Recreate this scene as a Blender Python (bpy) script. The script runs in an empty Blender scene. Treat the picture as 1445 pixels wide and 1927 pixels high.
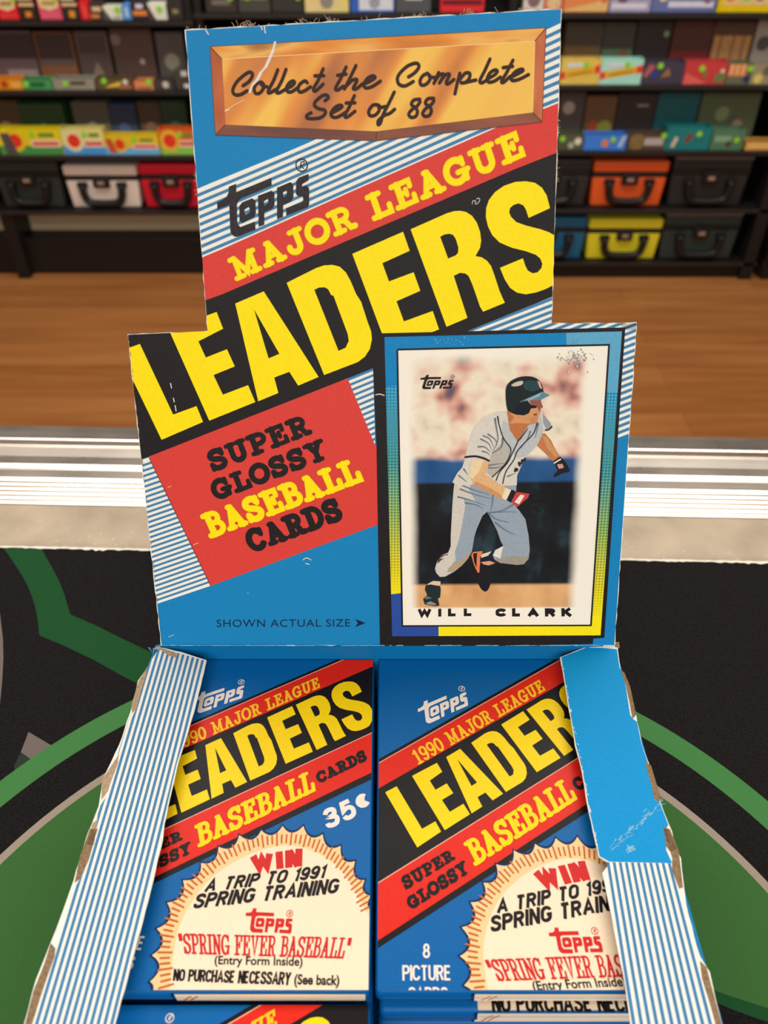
import bpy, bmesh, math, random
from mathutils import Vector, Matrix
from mathutils.geometry import tessellate_polygon
random.seed(7)
sc = bpy.context.scene
COL = sc.collection
# ------------------------------------------------------------------ camera
F, PW, PH = 1490.0, 1445, 1927
PITCH = math.radians(40.5)
CAM = Vector((0.0, -0.132, 1.158))
FW = Vector((0, math.cos(PITCH), -math.sin(PITCH)))
UP = Vector((0, math.sin(PITCH), math.cos(PITCH)))
RT = Vector((1, 0, 0))
cd = bpy.data.cameras.new('camera')
cam = bpy.data.objects.new('camera', cd)
COL.objects.link(cam)
cam.location = CAM
cam.rotation_euler = (math.pi / 2 - PITCH, 0, 0)
cd.sensor_fit = 'VERTICAL'
cd.sensor_height = 36.0
cd.lens = F / PH * 36.0
cd.clip_start = 0.01
cd.dof.use_dof = True
cd.dof.focus_distance = 0.200
cd.dof.aperture_fstop = 21.0
sc.camera = cam
# ------------------------------------------------------------------ world, exposure, lights
sc.view_settings.view_transform = 'Standard'
sc.view_settings.look = 'None'
sc.view_settings.exposure = 0.0
sc.view_settings.gamma = 1.0
sc.view_settings.use_curve_mapping = False
w = bpy.data.worlds.new('world')
sc.world = w
w.use_nodes = True
w.node_tree.nodes['Background'].inputs[0].default_value = (1, 0.95, 0.88, 1)
w.node_tree.nodes['Background'].inputs[1].default_value = 0.30
CEIL = 2.85
#        name, x, y, sx, sy, watts
LAMPS = [('rear', 0.0, 1.30, 2.6, 0.90, 52.0),
         ('behind', 0.0, -1.9, 2.6, 0.30, 44.0),
         ('left', -2.6, 0.6, 0.30, 2.0, 14.0),
         ('right', 2.6, 0.6, 0.30, 2.0, 14.0)]
LAMP_COLOR = (1.0, 0.972, 0.925)
FILL_WATTS = 48.0      # daylight from an unseen window added to brighten header and shelves

# ------------------------------------------------------------------ helpers
def lin(c):
    c = c / 255.0
    return c / 12.92 if c <= 0.04045 else ((c + 0.055) / 1.055) ** 2.4

def rgb(c):
    return (lin(c[0]), lin(c[1]), lin(c[2]), 1.0)

_m = {}
def mat(name, c, rough=0.5, spec=0.3, grain=0.0, gscale=900.0, metal=0.0, coat=0.0, bump=0.0, bscale=500.0, bdist=0.0003):
    if name in _m:
        return _m[name]
    m = bpy.data.materials.new(name)
    m.use_nodes = True
    nt = m.node_tree
    b = nt.nodes['Principled BSDF']
    b.inputs['Roughness'].default_value = rough
    b.inputs['Specular IOR Level'].default_value = spec
    b.inputs['Metallic'].default_value = metal
    b.inputs['Coat Weight'].default_value = coat
    b.inputs['Coat Roughness'].default_value = 0.15
    b.inputs['Base Color'].default_value = rgb(c)
    if grain or bump:
        tc = nt.nodes.new('ShaderNodeTexCoord')
    if grain:
        n = nt.nodes.new('ShaderNodeTexNoise')
        n.inputs['Scale'].default_value = gscale
        n.inputs['Detail'].default_value = 3
        r = nt.nodes.new('ShaderNodeValToRGB')
        r.color_ramp.elements[0].position = 0.3
        r.color_ramp.elements[1].position = 0.7
        lo = [max(0, v * (1 - grain)) for v in rgb(c)[:3]] + [1]
        hi = [min(1, v * (1 + grain) + 0.15 * grain * grain) for v in rgb(c)[:3]] + [1]
        r.color_ramp.elements[0].color = lo
        r.color_ramp.elements[1].color = hi
        nt.links.new(tc.outputs['Object'], n.inputs['Vector'])
        nt.links.new(n.outputs['Fac'], r.inputs['Fac'])
        nt.links.new(r.outputs['Color'], b.inputs['Base Color'])
    if bump:
        n2 = nt.nodes.new('ShaderNodeTexNoise')
        n2.inputs['Scale'].default_value = bscale
        bp = nt.nodes.new('ShaderNodeBump')
        bp.inputs['Strength'].default_value = bump
        bp.inputs['Distance'].default_value = bdist
        nt.links.new(tc.outputs['Object'], n2.inputs['Vector'])
        nt.links.new(n2.outputs['Fac'], bp.inputs['Height'])
        nt.links.new(bp.outputs['Normal'], b.inputs['Normal'])
    _m[name] = m
    return m

def ink(name, c, grain=0.05):
    return mat(name, c, rough=0.5, spec=0.14, grain=grain, gscale=1500)

def obj(name, me, parent=None, loc=None, label=None, cat=None, group=None, kind=None):
    o = bpy.data.objects.new(name, me)
    COL.objects.link(o)
    if parent is not None:
        o.parent = parent
    if loc is not None:
        o.location = loc
    if label: o['label'] = label
    if cat: o['category'] = cat
    if group: o['group'] = group
    if kind: o['kind'] = kind
    return o

def thing(name, loc, label, cat, group=None, rotz=0.0):
    o = obj(name, None, None, loc, label, cat, group)
    o.empty_display_size = 0.02
    o.rotation_euler = (0, 0, rotz)
    return o

class MB:
    """collects boxes / prisms / tubes into one mesh"""
    def __init__(s):
        s.bm = bmesh.new(); s.mats = []
    def mi(s, m):
        if m not in s.mats: s.mats.append(m)
        return s.mats.index(m)
    def box(s, a, b, m, bevel=0.0, seg=2, taper=None):
        x0, y0, z0 = a; x1, y1, z1 = b
        t = taper or 0.0
        cx = (x0 + x1) / 2
        bm2 = bmesh.new()
        v = []
        for z, k in ((z0, 1 - t), (z1, 1.0)):
            for x, y in ((x0, y0), (x1, y0), (x1, y1), (x0, y1)):
                v.append(bm2.verts.new((cx + (x - cx) * k, y, z)))
        for f in ((3, 2, 1, 0), (4, 5, 6, 7), (0, 1, 5, 4), (1, 2, 6, 5), (2, 3, 7, 6), (3, 0, 4, 7)):
            bm2.faces.new([v[i] for i in f])
        if bevel:
            bmesh.ops.bevel(bm2, geom=list(bm2.edges), offset=bevel, segments=seg, profile=0.5, affect='EDGES')
        s.merge(bm2, m)
        return s
    def prism(s, pts, axis, a, b, m, bevel=0.0):
        """pts: 2D outline; axis 'x','y','z' extruded from a to b"""
        bm2 = bmesh.new()
        def P(p, t):
            return {'x': (t, p[0], p[1]), 'y': (p[0], t, p[1]), 'z': (p[0], p[1], t)}[axis]
        A = [bm2.verts.new(P(p, a)) for p in pts]
        B = [bm2.verts.new(P(p, b)) for p in pts]
        n = len(pts)
        bm2.faces.new(A); bm2.faces.new(B[::-1])
        for i in range(n):
            bm2.faces.new((A[i], B[i], B[(i + 1) % n], A[(i + 1) % n]))
        bmesh.ops.recalc_face_normals(bm2, faces=bm2.faces)
        if bevel:
            bmesh.ops.bevel(bm2, geom=list(bm2.edges), offset=bevel, segments=2, profile=0.5, affect='EDGES')
        s.merge(bm2, m)
        return s
    def tube(s, pts, r, m, n=10):
        bm2 = bmesh.new()
        rings = []
        pts = [Vector(p) for p in pts]
        for i, p in enumerate(pts):
            d = (pts[min(i + 1, len(pts) - 1)] - pts[max(i - 1, 0)]).normalized()
            u = d.orthogonal().normalized() if abs(d.y) > 0.99 else d.cross(Vector((0, 1, 0))).normalized()
            v = d.cross(u)
            rings.append([bm2.verts.new(p + r * (math.cos(2 * math.pi * k / n) * u + math.sin(2 * math.pi * k / n) * v)) for k in range(n)])
        for i in range(len(rings) - 1):
            for k in range(n):
                bm2.faces.new((rings[i][k], rings[i][(k + 1) % n], rings[i + 1][(k + 1) % n], rings[i + 1][k]))
        bm2.faces.new(rings[0][::-1]); bm2.faces.new(rings[-1])
        bmesh.ops.recalc_face_normals(bm2, faces=bm2.faces)
        s.merge(bm2, m, smooth=True)
        return s
    def disc(s, c, r, h, m, axis='y', n=20):
        pts = [(r * math.cos(2 * math.pi * k / n), r * math.sin(2 * math.pi * k / n)) for k in range(n)]
        if axis == 'y':
            s.prism([(c[0] + p[0], c[2] + p[1]) for p in pts], 'y', c[1], c[1] - h, m)
        else:
            s.prism([(c[0] + p[0], c[1] + p[1]) for p in pts], 'z', c[2], c[2] + h, m)
        return s
    def quad(s, pts, m):
        f = s.bm.faces.new([s.bm.verts.new(p) for p in pts]); f.material_index = s.mi(m)
        return s
    def merge(s, bm2, m, smooth=False):
        i = s.mi(m)
        mp = {}
        for v in bm2.verts: mp[v] = s.bm.verts.new(v.co)
        for f in bm2.faces:
            g = s.bm.faces.new([mp[v] for v in f.verts]); g.material_index = i; g.smooth = smooth
        bm2.free()
    def build(s, name, parent=None, loc=None, **kw):
        me = bpy.data.meshes.new(name)
        s.bm.to_mesh(me); s.bm.free()
        for m in s.mats: me.materials.append(m)
        return obj(name, me, parent, loc, **kw)

# ---- photograph pixel -> point on a real plane (used to measure the artwork)
def ray(px, py):
    return FW * F + RT * (px - PW / 2) - UP * (py - PH / 2)
def on_z(px, py, z):
    d = ray(px, py)
    return CAM + d * ((z - CAM.z) / d.z)
def on_y(px, py, y):
    d = ray(px, py)
    return CAM + d * ((y - CAM.y) / d.y)

class Plane:
    def __init__(s, o, u, v):
        s.o, s.u, s.v = Vector(o), Vector(u).normalized(), Vector(v).normalized()
        s.n = s.u.cross(s.v)
    def __call__(s, px, py):
        d = ray(px, py)
        p = CAM + d * (((s.o - CAM).dot(s.n)) / d.dot(s.n)) - s.o
        return (p.dot(s.u), p.dot(s.v))
    def matrix(s):
        return Matrix(((s.u.x, s.v.x, s.n.x, s.o.x), (s.u.y, s.v.y, s.n.y, s.o.y), (s.u.z, s.v.z, s.n.z, s.o.z), (0, 0, 0, 1)))

def zc(ox, oy, k):
    return lambda pts: [(ox + x / k, oy + y / k) for x, y in pts]

def smooth(pts, n=5, closed=False):
    """Catmull-Rom through the points"""
    P = list(pts); out = []
    N = len(P)
    rng = range(N) if closed else range(N - 1)
    for i in rng:
        if closed: p0, p1, p2, p3 = P[i - 1], P[i], P[(i + 1) % N], P[(i + 2) % N]
        else: p0, p1, p2, p3 = P[max(i - 1, 0)], P[i], P[i + 1], P[min(i + 2, N - 1)]
        for k in range(n):
            t = k / n
            out.append(tuple(0.5 * (2 * p1[j] + (p2[j] - p0[j]) * t + (2 * p0[j] - 5 * p1[j] + 4 * p2[j] - p3[j]) * t * t + (3 * p1[j] - p0[j] - 3 * p2[j] + p3[j]) * t ** 3) for j in range(2)))
    if not closed: out.append(tuple(P[-1]))
    return out

def clip_half(poly, a, b):
    """keep the left of a->b ; poly = list of (x,y,h)"""
    ex, ey = b[0] - a[0], b[1] - a[1]
    out = []
    n = len(poly)
    for i in range(n):
        p, q = poly[i], poly[(i + 1) % n]
        dp = ex * (p[1] - a[1]) - ey * (p[0] - a[0])
        dq = ex * (q[1] - a[1]) - ey * (q[0] - a[0])
        if dp >= 0: out.append(p)
        if (dp >= 0) != (dq >= 0):
            t = dp / (dp - dq)
            out.append(tuple(p[k] + (q[k] - p[k]) * t for k in range(len(p))))
    return out

def area2(p):
    return sum(p[i][0] * p[(i + 1) % len(p)][1] - p[(i + 1) % len(p)][0] * p[i][1] for i in range(len(p)))

def ccw(p):
    return list(p) if area2(p) > 0 else list(p)[::-1]

class Ink:
    """flat printed artwork: opaque ink films lying on a surface, in the surface's own (u,v) metres"""
    def __init__(s, clip=None):
        s.V, s.Fc, s.M, s.mats, s.uv = [], [], [], [], []
        s.clip = [ccw(c) for c in clip] if clip else None
    def mi(s, m):
        if m not in s.mats: s.mats.append(m)
        return s.mats.index(m)
    def face(s, poly, m, uvs=None, noclip=False):
        poly = [tuple(p) + (tuple(uvs[i]) if uvs else (0, 0)) for i, p in enumerate(poly)]
        res = [poly]
        if s.clip and not noclip:
            res = []
            for c in s.clip:
                q = poly
                for i in range(len(c)):
                    if len(q) < 3: break
                    q = clip_half(q, c[i], c[(i + 1) % len(c)])
                if len(q) >= 3: res.append(q)
        for q in res:
            q = [q[i] for i in range(len(q)) if (q[i][0] - q[i - 1][0]) ** 2 + (q[i][1] - q[i - 1][1]) ** 2 > 1e-16]
            if len(q) < 3: continue
            ar = area2(q)
            if abs(ar) < 1e-13: continue
            if ar < 0: q = q[::-1]
            b = len(s.V)
            s.V += [p[:3] for p in q]
            s.uv += [p[3:5] for p in q]
            s.Fc.append(list(range(b, b + len(q)))); s.M.append(s.mi(m))
    def poly(s, pts, m, h, holes=(), uvf=None):
        loops = [[Vector((p[0], p[1], 0)) for p in l] for l in [pts] + list(holes)]
        flat = [p for l in loops for p in l]
        for t in tessellate_polygon(loops):
            tri = [flat[i] if isinstance(i, int) else i for i in t]
            s.face([(v.x, v.y, h) for v in tri], m, [uvf(v.x, v.y) for v in tri] if uvf else None)
    def ribbon(s, pts, wd, m, h, cap='round', closed=False, w2=None):
        P = [Vector(p[:2]) for p in pts]
        Q = [P[0]]
        for p in P[1:]:
            if (p - Q[-1]).length > 1e-6: Q.append(p)
        P = Q
        if len(P) < 2: return
        n = len(P)
        L, R, hh = [], [], []
        for i in range(n):
            if closed and (i in (0, n - 1)):
                a, b = P[n - 2], P[1]
                d1, d2 = (P[0] - a).normalized(), (b - P[0]).normalized()
            else:
                d1 = (P[i] - P[i - 1]).normalized() if i > 0 else (P[1] - P[0]).normalized()
                d2 = (P[i + 1] - P[i]).normalized() if i < n - 1 else d1
            t = d1 + d2
            t = t.normalized() if t.length > 1e-6 else d1
            nn = Vector((-t.y, t.x))
            k = max(0.45, t.dot(d1))
            ww = wd if w2 is None else wd + (w2 - wd) * i / (n - 1)
            L.append(P[i] + nn * ww / 2 / k); R.append(P[i] - nn * ww / 2 / k)
            hh.append(h + 3e-6 * i / max(1, n - 1))
        for i in range(n - 1):
            s.face([(L[i].x, L[i].y, hh[i]), (R[i].x, R[i].y, hh[i]), (R[i + 1].x, R[i + 1].y, hh[i + 1]), (L[i + 1].x, L[i + 1].y, hh[i + 1])], m)
        if cap == 'round' and not closed:
            for p, d, hx, ww in ((P[0], P[0] - P[1], hh[0], wd), (P[-1], P[-1] - P[-2], hh[-1], w2 or wd)):
                a0 = math.atan2(d.y, d.x)
                fan = [(p.x + ww / 2 * math.cos(a0 + math.pi * (k / 8 - 0.5)), p.y + ww / 2 * math.sin(a0 + math.pi * (k / 8 - 0.5)), hx) for k in range(9)]
                s.face(fan, m)
    def stripes(s, lineA, lineB, n, duty, m, h, region, phase=0.0):
        """n stripes between two lines (each ((x,y),(x,y))), cut to the convex region"""
        reg = ccw(region)
        for i in range(n):
            t0 = (i + phase) / n; t1 = (i + phase + duty) / n
            q = []
            for t, o in ((t0, 0), (t0, 1), (t1, 1), (t1, 0)):
                a, b = lineA[o], lineB[o]
                q.append((a[0] + (b[0] - a[0]) * t, a[1] + (b[1] - a[1]) * t, h))
            for k in range(len(reg)):
                if len(q) < 3: break
                q = clip_half(q, reg[k], reg[(k + 1) % len(reg)])
            if len(q) >= 3: s.face(q, m)
    def build(s, name, parent=None, matrix=None, extra=None, **kw):
        me = bpy.data.meshes.new(name)
        V, Fc, M = list(s.V), list(s.Fc), list(s.M)
        me.from_pydata(V, [], Fc)
        for m in s.mats: me.materials.append(m)
        me.polygons.foreach_set('material_index', M)
        ul = me.uv_layers.new(name='UVMap')
        for p in me.polygons:
            for li, vi in zip(p.loop_indices, p.vertices):
                ul.data[li].uv = s.uv[vi]
        o = obj(name, me, parent, **kw)
        if matrix is not None: o.matrix_local = matrix
        return o

# ---- lettering ------------------------------------------------------------
def arc(cx, cy, rx, ry, a0, a1, n=10):
    return [(cx + rx * math.cos(math.radians(a0 + (a1 - a0) * k / n)), cy + ry * math.sin(math.radians(a0 + (a1 - a0) * k / n))) for k in range(n + 1)]
S_CURVE = smooth([(.74, .80), (.62, .95), (.41, 1), (.18, .93), (.09, .75), (.22, .59), (.45, .51), (.68, .41), (.77, .24), (.66, .06), (.42, 0), (.19, .06), (.07, .24)], 4)
# slab capitals: name -> (advance width, [(stroke, weight)])
SLAB = {
 'A': (1.0, [([(.5, .97), (.17, 0)], 1), ([(.47, .97), (.83, 0)], 1.12), ([(.28, .33), (.72, .33)], .8), ([(0, 0), (.34, 0)], .85), ([(.66, 0), (1, 0)], .85), ([(.36, 1), (.5, 1)], .85)]),
 'B': (.88, [([(.23, 0), (.23, 1)], 1.1), ([(0, 1), (.5, 1)] + arc(.5, .77, .27, .23, 80, -90) + [(.23, .54)], .9), ([(.5, .54)] + arc(.52, .27, .34, .27, 80, -90) + [(0, 0)], .95)]),
 'C': (.88, [(arc(.46, .5, .43, .5, 48, 318, 20), 1.1), ([(.84, .97), (.84, .7)], .85)]),
 'D': (.92, [([(.23, 0), (.23, 1)], 1.1), ([(0, 1), (.4, 1)] + arc(.42, .5, .47, .5, 85, -90, 14) + [(0, 0)], 1)]),
 'E': (.9, [([(.25, 0), (.25, 1)], 1.1), ([(0, 1), (.8, 1), (.8, .74)], .85), ([(.25, .53), (.55, .53)], .8), ([(.57, .66), (.57, .4)], .8), ([(0, 0), (.86, 0), (.86, .3)], .85)]),
 'F': (.86, [([(.25, 0), (.25, 1)], 1.1), ([(0, 1), (.82, 1), (.82, .72)], .85), ([(.25, .5), (.56, .5)], .8), ([(.58, .64), (.58, .36)], .8), ([(0, 0), (.52, 0)], .85)]),
 'G': (.98, [(arc(.45, .5, .43, .5, 50, 335, 20), 1.1), ([(.82, .98), (.82, .7)], .85), ([(.52, .42), (.98, .42)], .85), ([(.82, .4), (.82, .03)], .95)]),
 'I': (.5, [([(.25, 0), (.25, 1)], 1.1), ([(0, 1), (.5, 1)], .85), ([(0, 0), (.5, 0)], .85)]),
 'J': (.8, [([(.58, 1)] + arc(.33, .27, .25, .27, 0, -190, 12), 1.1), ([(.3, 1), (.82, 1)], .85)]),
 'L': (.86, [([(.25, 0), (.25, 1)], 1.1), ([(0, 1), (.52, 1)], .85), ([(0, 0), (.83, 0), (.83, .33)], .9)]),
 'M': (1.2, [([(.2, 0), (.2, 1)], .9), ([(1.0, 0), (1.0, 1)], 1.05), ([(.2, 1), (.6, .12), (1.0, 1)], .95), ([(0, 1), (.22, 1)], .85), ([(.98, 1), (1.2, 1)], .85), ([(0, 0), (.4, 0)], .85), ([(.8, 0), (1.2, 0)], .85)]),
 'N': (1.0, [([(.18, 0), (.18, 1)], .9), ([(.82, .0), (.82, 1)], .9), ([(.18, 1), (.82, 0)], 1.1), ([(0, 1), (.2, 1)], .85), ([(.62, 1), (1, 1)], .85), ([(0, 0), (.38, 0)], .85)]),
 'O': (.92, [(arc(.46, .5, .46, .5, 90, 450, 24), 1.12)]),
 'P': (.86, [([(.23, 0), (.23, 1)], 1.1), ([(0, 1), (.5, 1)] + arc(.52, .73, .32, .27, 80, -90) + [(.23, .46)], .95), ([(0, 0), (.5, 0)], .85)]),
 'R': (.98, [([(.23, 0), (.23, 1)], 1.1), ([(0, 1), (.5, 1)] + arc(.52, .75, .29, .25, 80, -90) + [(.23, .5)], .95), (smooth([(.45, .5), (.62, .4), (.7, .2), (.78, .02)], 3) + [(.98, 0)], 1), ([(0, 0), (.46, 0)], .85)]),
 'S': (.84, [(S_CURVE, 1.1), ([(.76, 1), (.76, .72)], .85), ([(.05, 0), (.05, .3)], .85)]),
 'T': (.9, [([(.45, 0), (.45, 1)], 1.1), ([(0, .72), (0, 1), (.9, 1), (.9, .72)], .85), ([(.22, 0), (.68, 0)], .85)]),
 'U': (1.0, [([(.2, 1)] + arc(.5, .32, .3, .32, 180, 360, 12) + [(.8, 1)], 1.08), ([(0, 1), (.4, 1)], .85), ([(.6, 1), (1, 1)], .85)]),
 'V': (1.0, [([(.18, 1), (.5, 0), (.82, 1)], 1.05), ([(0, 1), (.36, 1)], .85), ([(.64, 1), (1, 1)], .85)]),
 'W': (1.3, [([(.15, 1), (.38, 0), (.65, .85), (.92, 0), (1.15, 1)], 1.05), ([(0, 1), (.32, 1)], .85), ([(.98, 1), (1.3, 1)], .85)]),
 'Y': (1.0, [([(.2, 1), (.5, .47), (.5, 0)], 1.1), ([(.8, 1), (.52, .5)], 1.0), ([(0, 1), (.38, 1)], .85), ([(.62, 1), (1, 1)], .85), ([(.28, 0), (.72, 0)], .85)]),
 '1': (.55, [([(.28, 0), (.28, 1)], 1.1), ([(.02, .84), (.28, 1)], .8), ([(0, 0), (.55, 0)], .8)]),
 '9': (.72, [(arc(.36, .7, .32, .3, 0, 360, 18), 1), (smooth([(.68, .72), (.66, .35), (.5, .06), (.28, 0), (.1, .12)], 4), 1)]),
 '0': (.72, [(arc(.36, .5, .34, .5, 90, 450, 24), 1)]),
 '"': (.42, [([(.08, 1), (.12, .68)], 1), ([(.32, 1), (.34, .68)], 1)]),
 ' ': (.42, []),
}
def quad_map(q):
    """q = BL, BR, TR, TL in plane coords -> f(s,t) bilinear"""
    bl, br, tr, tl = q
    def f(a, b):
        return tuple((bl[k] * (1 - a) + br[k] * a) * (1 - b) + (tl[k] * (1 - a) + tr[k] * a) * b for k in range(2))
    return f
def slab(art, text, q, m, h, thick=0.2, gap=0.12, outline=None):
    """slab lettering filling quad q (plane coordinates); thick = stroke / cap height"""
    f = quad_map(q)
    H = (Vector(q[3]) - Vector(q[0])).length * 0.5 + (Vector(q[2]) - Vector(q[1])).length * 0.5
    Wd = ((Vector(q[1]) - Vector(q[0])).length + (Vector(q[2]) - Vector(q[3])).length) / 2
    tot = sum(SLAB[c][0] for c in text) + (gap + thick) * (len(text) - 1) + thick
    x = thick / 2
    wd = thick * H
    ins = thick * .5
    fills = []
    for c in text:
        a, st = SLAB[c]
        for k, (pts, wt) in enumerate(st):
            P = [f((x + p[0]) / tot, ins * .85 + p[1] * (1 - 1.7 * ins)) for p in pts]
            w_ = wd * wt * (1.0 if Wd / H > tot * .62 else max(.5, Wd / H / tot * 1.55))
            cl = len(pts) > 12 and math.dist(pts[0], pts[-1]) < 1e-6
            fills.append((P, w_, k, cl))
        x += a + gap + thick
    for P, w_, k, cl in fills:
        if outline: art.ribbon(P, w_ + outline[1], outline[0], h + 4e-6 * k, closed=cl)
    for P, w_, k, cl in fills:
        art.ribbon(P, w_, m, h + (9e-5 if outline else 0) + 4e-6 * k, closed=cl)

_txt = {}
def font_tris(text, bold=0.0, spacing=1.0):
    key = (text, bold, spacing)
    if key in _txt: return _txt[key]
    cu = bpy.data.curves.new('t', 'FONT')
    cu.body = text; cu.size = 1; cu.offset = bold; cu.space_character = spacing
    cu.fill_mode = 'FRONT'; cu.resolution_u = 4
    o = bpy.data.objects.new('t', cu)
    COL.objects.link(o)
    bpy.context.view_layer.update()
    me = o.evaluated_get(bpy.context.evaluated_depsgraph_get()).to_mesh()
    vs = [(v.co.x, v.co.y) for v in me.vertices]
    fs = [list(p.vertices) for p in me.polygons]
    bpy.data.objects.remove(o); bpy.data.curves.remove(cu)
    x0, x1 = min(v[0] for v in vs), max(v[0] for v in vs)
    y0, y1 = min(v[1] for v in vs), max(v[1] for v in vs)
    r = ([((x - x0) / (x1 - x0), (y - y0) / (y1 - y0)) for x, y in vs], fs)
    _txt[key] = r
    return r
def sans(art, text, q, m, h, bold=0.0, spacing=1.0):
    vs, fs = font_tris(text, bold, spacing)
    f = quad_map(q)
    P = [f(*v) for v in vs]
    for k, fc in enumerate(fs):
        art.face([(P[i][0], P[i][1], h) for i in fc], m)

S_SANS = smooth([(.52, .74), (.49, .92), (.29, 1), (.08, .92), (.04, .74), (.14, .6), (.4, .47), (.54, .34), (.54, .18), (.44, .03), (.27, 0), (.06, .06), (.01, .27)], 3)
_O = arc(.29, .7, .29, .3, 90, 180, 6) + arc(.29, .3, .29, .3, 180, 360, 12) + arc(.29, .7, .29, .3, 0, 90, 6)
GROT = {
 'A': (.66, [[(0, 0), (.33, 1), (.66, 0)], [(.13, .3), (.53, .3)]]), 'C': (.56, [arc(.29, .7, .29, .3, 12, 180, 10) + arc(.29, .3, .29, .3, 180, 348, 10)]),
 'B': (.56, [[(.3, .5), (0, .5), (0, 1), (.3, 1)] + arc(.3, .75, .22, .25, 80, -90, 8), [(.3, .5)] + arc(.3, .25, .26, .25, 80, -90, 8) + [(0, 0), (0, .5)]]),
 'E': (.48, [[(.48, 1), (0, 1), (0, 0), (.5, 0)], [(0, .52), (.44, .52)]]), 'G': (.6, [arc(.29, .7, .29, .3, 15, 180, 10) + arc(.29, .3, .29, .3, 180, 350, 10) + [(.58, .45), (.32, .45)]]),
 'H': (.54, [[(0, 0), (0, 1)], [(.54, 0), (.54, 1)], [(0, .52), (.54, .52)]]), 'I': (.0, [[(0, 0), (0, 1)]]), 'K': (.58, [[(0, 0), (0, 1)], [(.54, 1), (.02, .4)], [(.18, .58), (.58, 0)]]),
 'L': (.46, [[(0, 1), (0, 0), (.46, 0)]]), 'N': (.54, [[(0, 0), (0, 1)], [(.02, 1), (.52, 0)], [(.54, 0), (.54, 1)]]), 'O': (.58, [_O]), '0': (.5, [[(x * .86, y) for x, y in _O]]),
 'P': (.54, [[(0, 0), (0, 1), (.3, 1)] + arc(.3, .74, .24, .26, 80, -90, 8) + [(0, .48)]]), 'R': (.56, [[(0, 0), (0, 1), (.3, 1)] + arc(.3, .75, .23, .25, 80, -90, 8) + [(0, .5)], [(.28, .5), (.56, 0)]]),
 'S': (.56, [S_SANS]), 'T': (.56, [[(0, 1), (.56, 1)], [(.28, 1), (.28, 0)]]), 'U': (.54, [[(0, 1)] + arc(.27, .28, .27, .28, 180, 360, 12) + [(.54, 1)]]), 'W': (.84, [[(0, 1), (.21, 0), (.42, .9), (.63, 0), (.84, 1)]]),
 'Y': (.6, [[(0, 1), (.3, .45), (.3, 0)], [(.6, 1), (.3, .45)]]), 'D': (.56, [[(0, 0), (0, 1), (.25, 1)] + arc(.25, .7, .31, .3, 80, 0, 6) + arc(.25, .3, .31, .3, 0, -90, 6) + [(0, 0)]]),
 '1': (.2, [[(0, .76), (.2, .98), (.2, 0)]]), '9': (.5, [arc(.25, .7, .25, .3, 0, 360, 16), smooth([(.5, .7), (.5, .35), (.42, .06), (.24, 0), (.04, .1), (0, .22)], 4)]),
 '8': (.5, [arc(.25, .76, .2, .24, -90, 270, 16), arc(.25, .27, .25, .26, 90, 450, 16)]), '3': (.5, [smooth([(.02, .8), (.1, .96), (.26, 1), (.44, .92), (.46, .72), (.38, .58), (.2, .54), (.42, .48), (.5, .28), (.42, .05), (.22, 0), (.04, .08), (0, .24)], 3)]),
 '5': (.5, [[(.46, 1), (.08, 1), (.04, .52)] + smooth([(.04, .52), (.2, .62), (.38, .6), (.5, .4), (.46, .12), (.28, 0), (.08, .04), (0, .2)], 3)[1:]]), '\u00a2': (.44, [smooth([(.42, .82), (.3, .92), (.1, .86), (0, .62), (.1, .38), (.3, .32), (.44, .44)], 4), [(.3, 1.05), (.14, .2)]]),
 ' ': (.2, []),
}
def grot(art, text, q, m, h, thick=0.2, gap=0.1):
    """bold sans capitals filling quad q"""
    f = quad_map(q)
    H_ = ((Vector(q[3]) - Vector(q[0])).length + (Vector(q[2]) - Vector(q[1])).length) / 2
    W_ = ((Vector(q[1]) - Vector(q[0])).length + (Vector(q[2]) - Vector(q[3])).length) / 2
    tot = sum(GROT[c][0] for c in text) + (gap + thick) * (len(text) - 1) + thick
    x = thick / 2
    for n_, c in enumerate(text):
        for k, st in enumerate(GROT[c][1]):
            P = []
            for p in st:
                yy = thick * .5 + p[1] * (1 - thick)
                if p[1] in (0, 1) and (p == st[0] or p == st[-1]):
                    q_ = st[1] if p == st[0] else st[-2]
                    if abs(q_[1] - p[1]) > .6 * abs(q_[0] - p[0]): yy = p[1] if abs(q_[0] - p[0]) < .05 else .04 + .92 * p[1]
                P.append(f((x + p[0]) / tot, yy))
            cl = len(st) > 12 and math.dist(st[0], st[-1]) < 1e-6
            art.ribbon(P, thick * H_ * .92, m, h + 4e-6 * k, cap='flat', closed=cl)
        x += GROT[c][0] + gap + thick

# the logo, drawn once in its own units
LOGO = [[(205, 405), (295, 370), (298, 470), (730, 295), (735, 390), (360, 545), (318, 580), (303, 630), (308, 860), (345, 900), (530, 830), (537, 930), (310, 1022), (270, 1020), (235, 990), (220, 950), (208, 628), (60, 685), (60, 595), (130, 565), (180, 525), (203, 470)],
        [(335, 640), (370, 595), (495, 545), (535, 575), (540, 730), (520, 775), (370, 850), (335, 820)],
        [(565, 515), (735, 450), (770, 480), (772, 625), (745, 670), (645, 710), (645, 870), (575, 895)],
        [(800, 415), (965, 345), (1000, 370), (1005, 530), (975, 580), (880, 625), (878, 770), (805, 800)],
        [(1035, 335), (1065, 292), (1188, 245), (1190, 322), (1112, 368), (1108, 400), (1165, 385), (1198, 420), (1203, 610), (1185, 650), (920, 755), (915, 662), (1110, 590), (1128, 560), (1120, 515), (1065, 520), (1035, 490)]]
LOGO_H = {1: [(398, 685), (450, 650), (465, 680), (462, 720), (410, 750), (398, 730)], 2: [(640, 580), (690, 550), (695, 600), (645, 635)], 3: [(875, 470), (920, 448), (925, 500), (880, 530)]}
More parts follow.
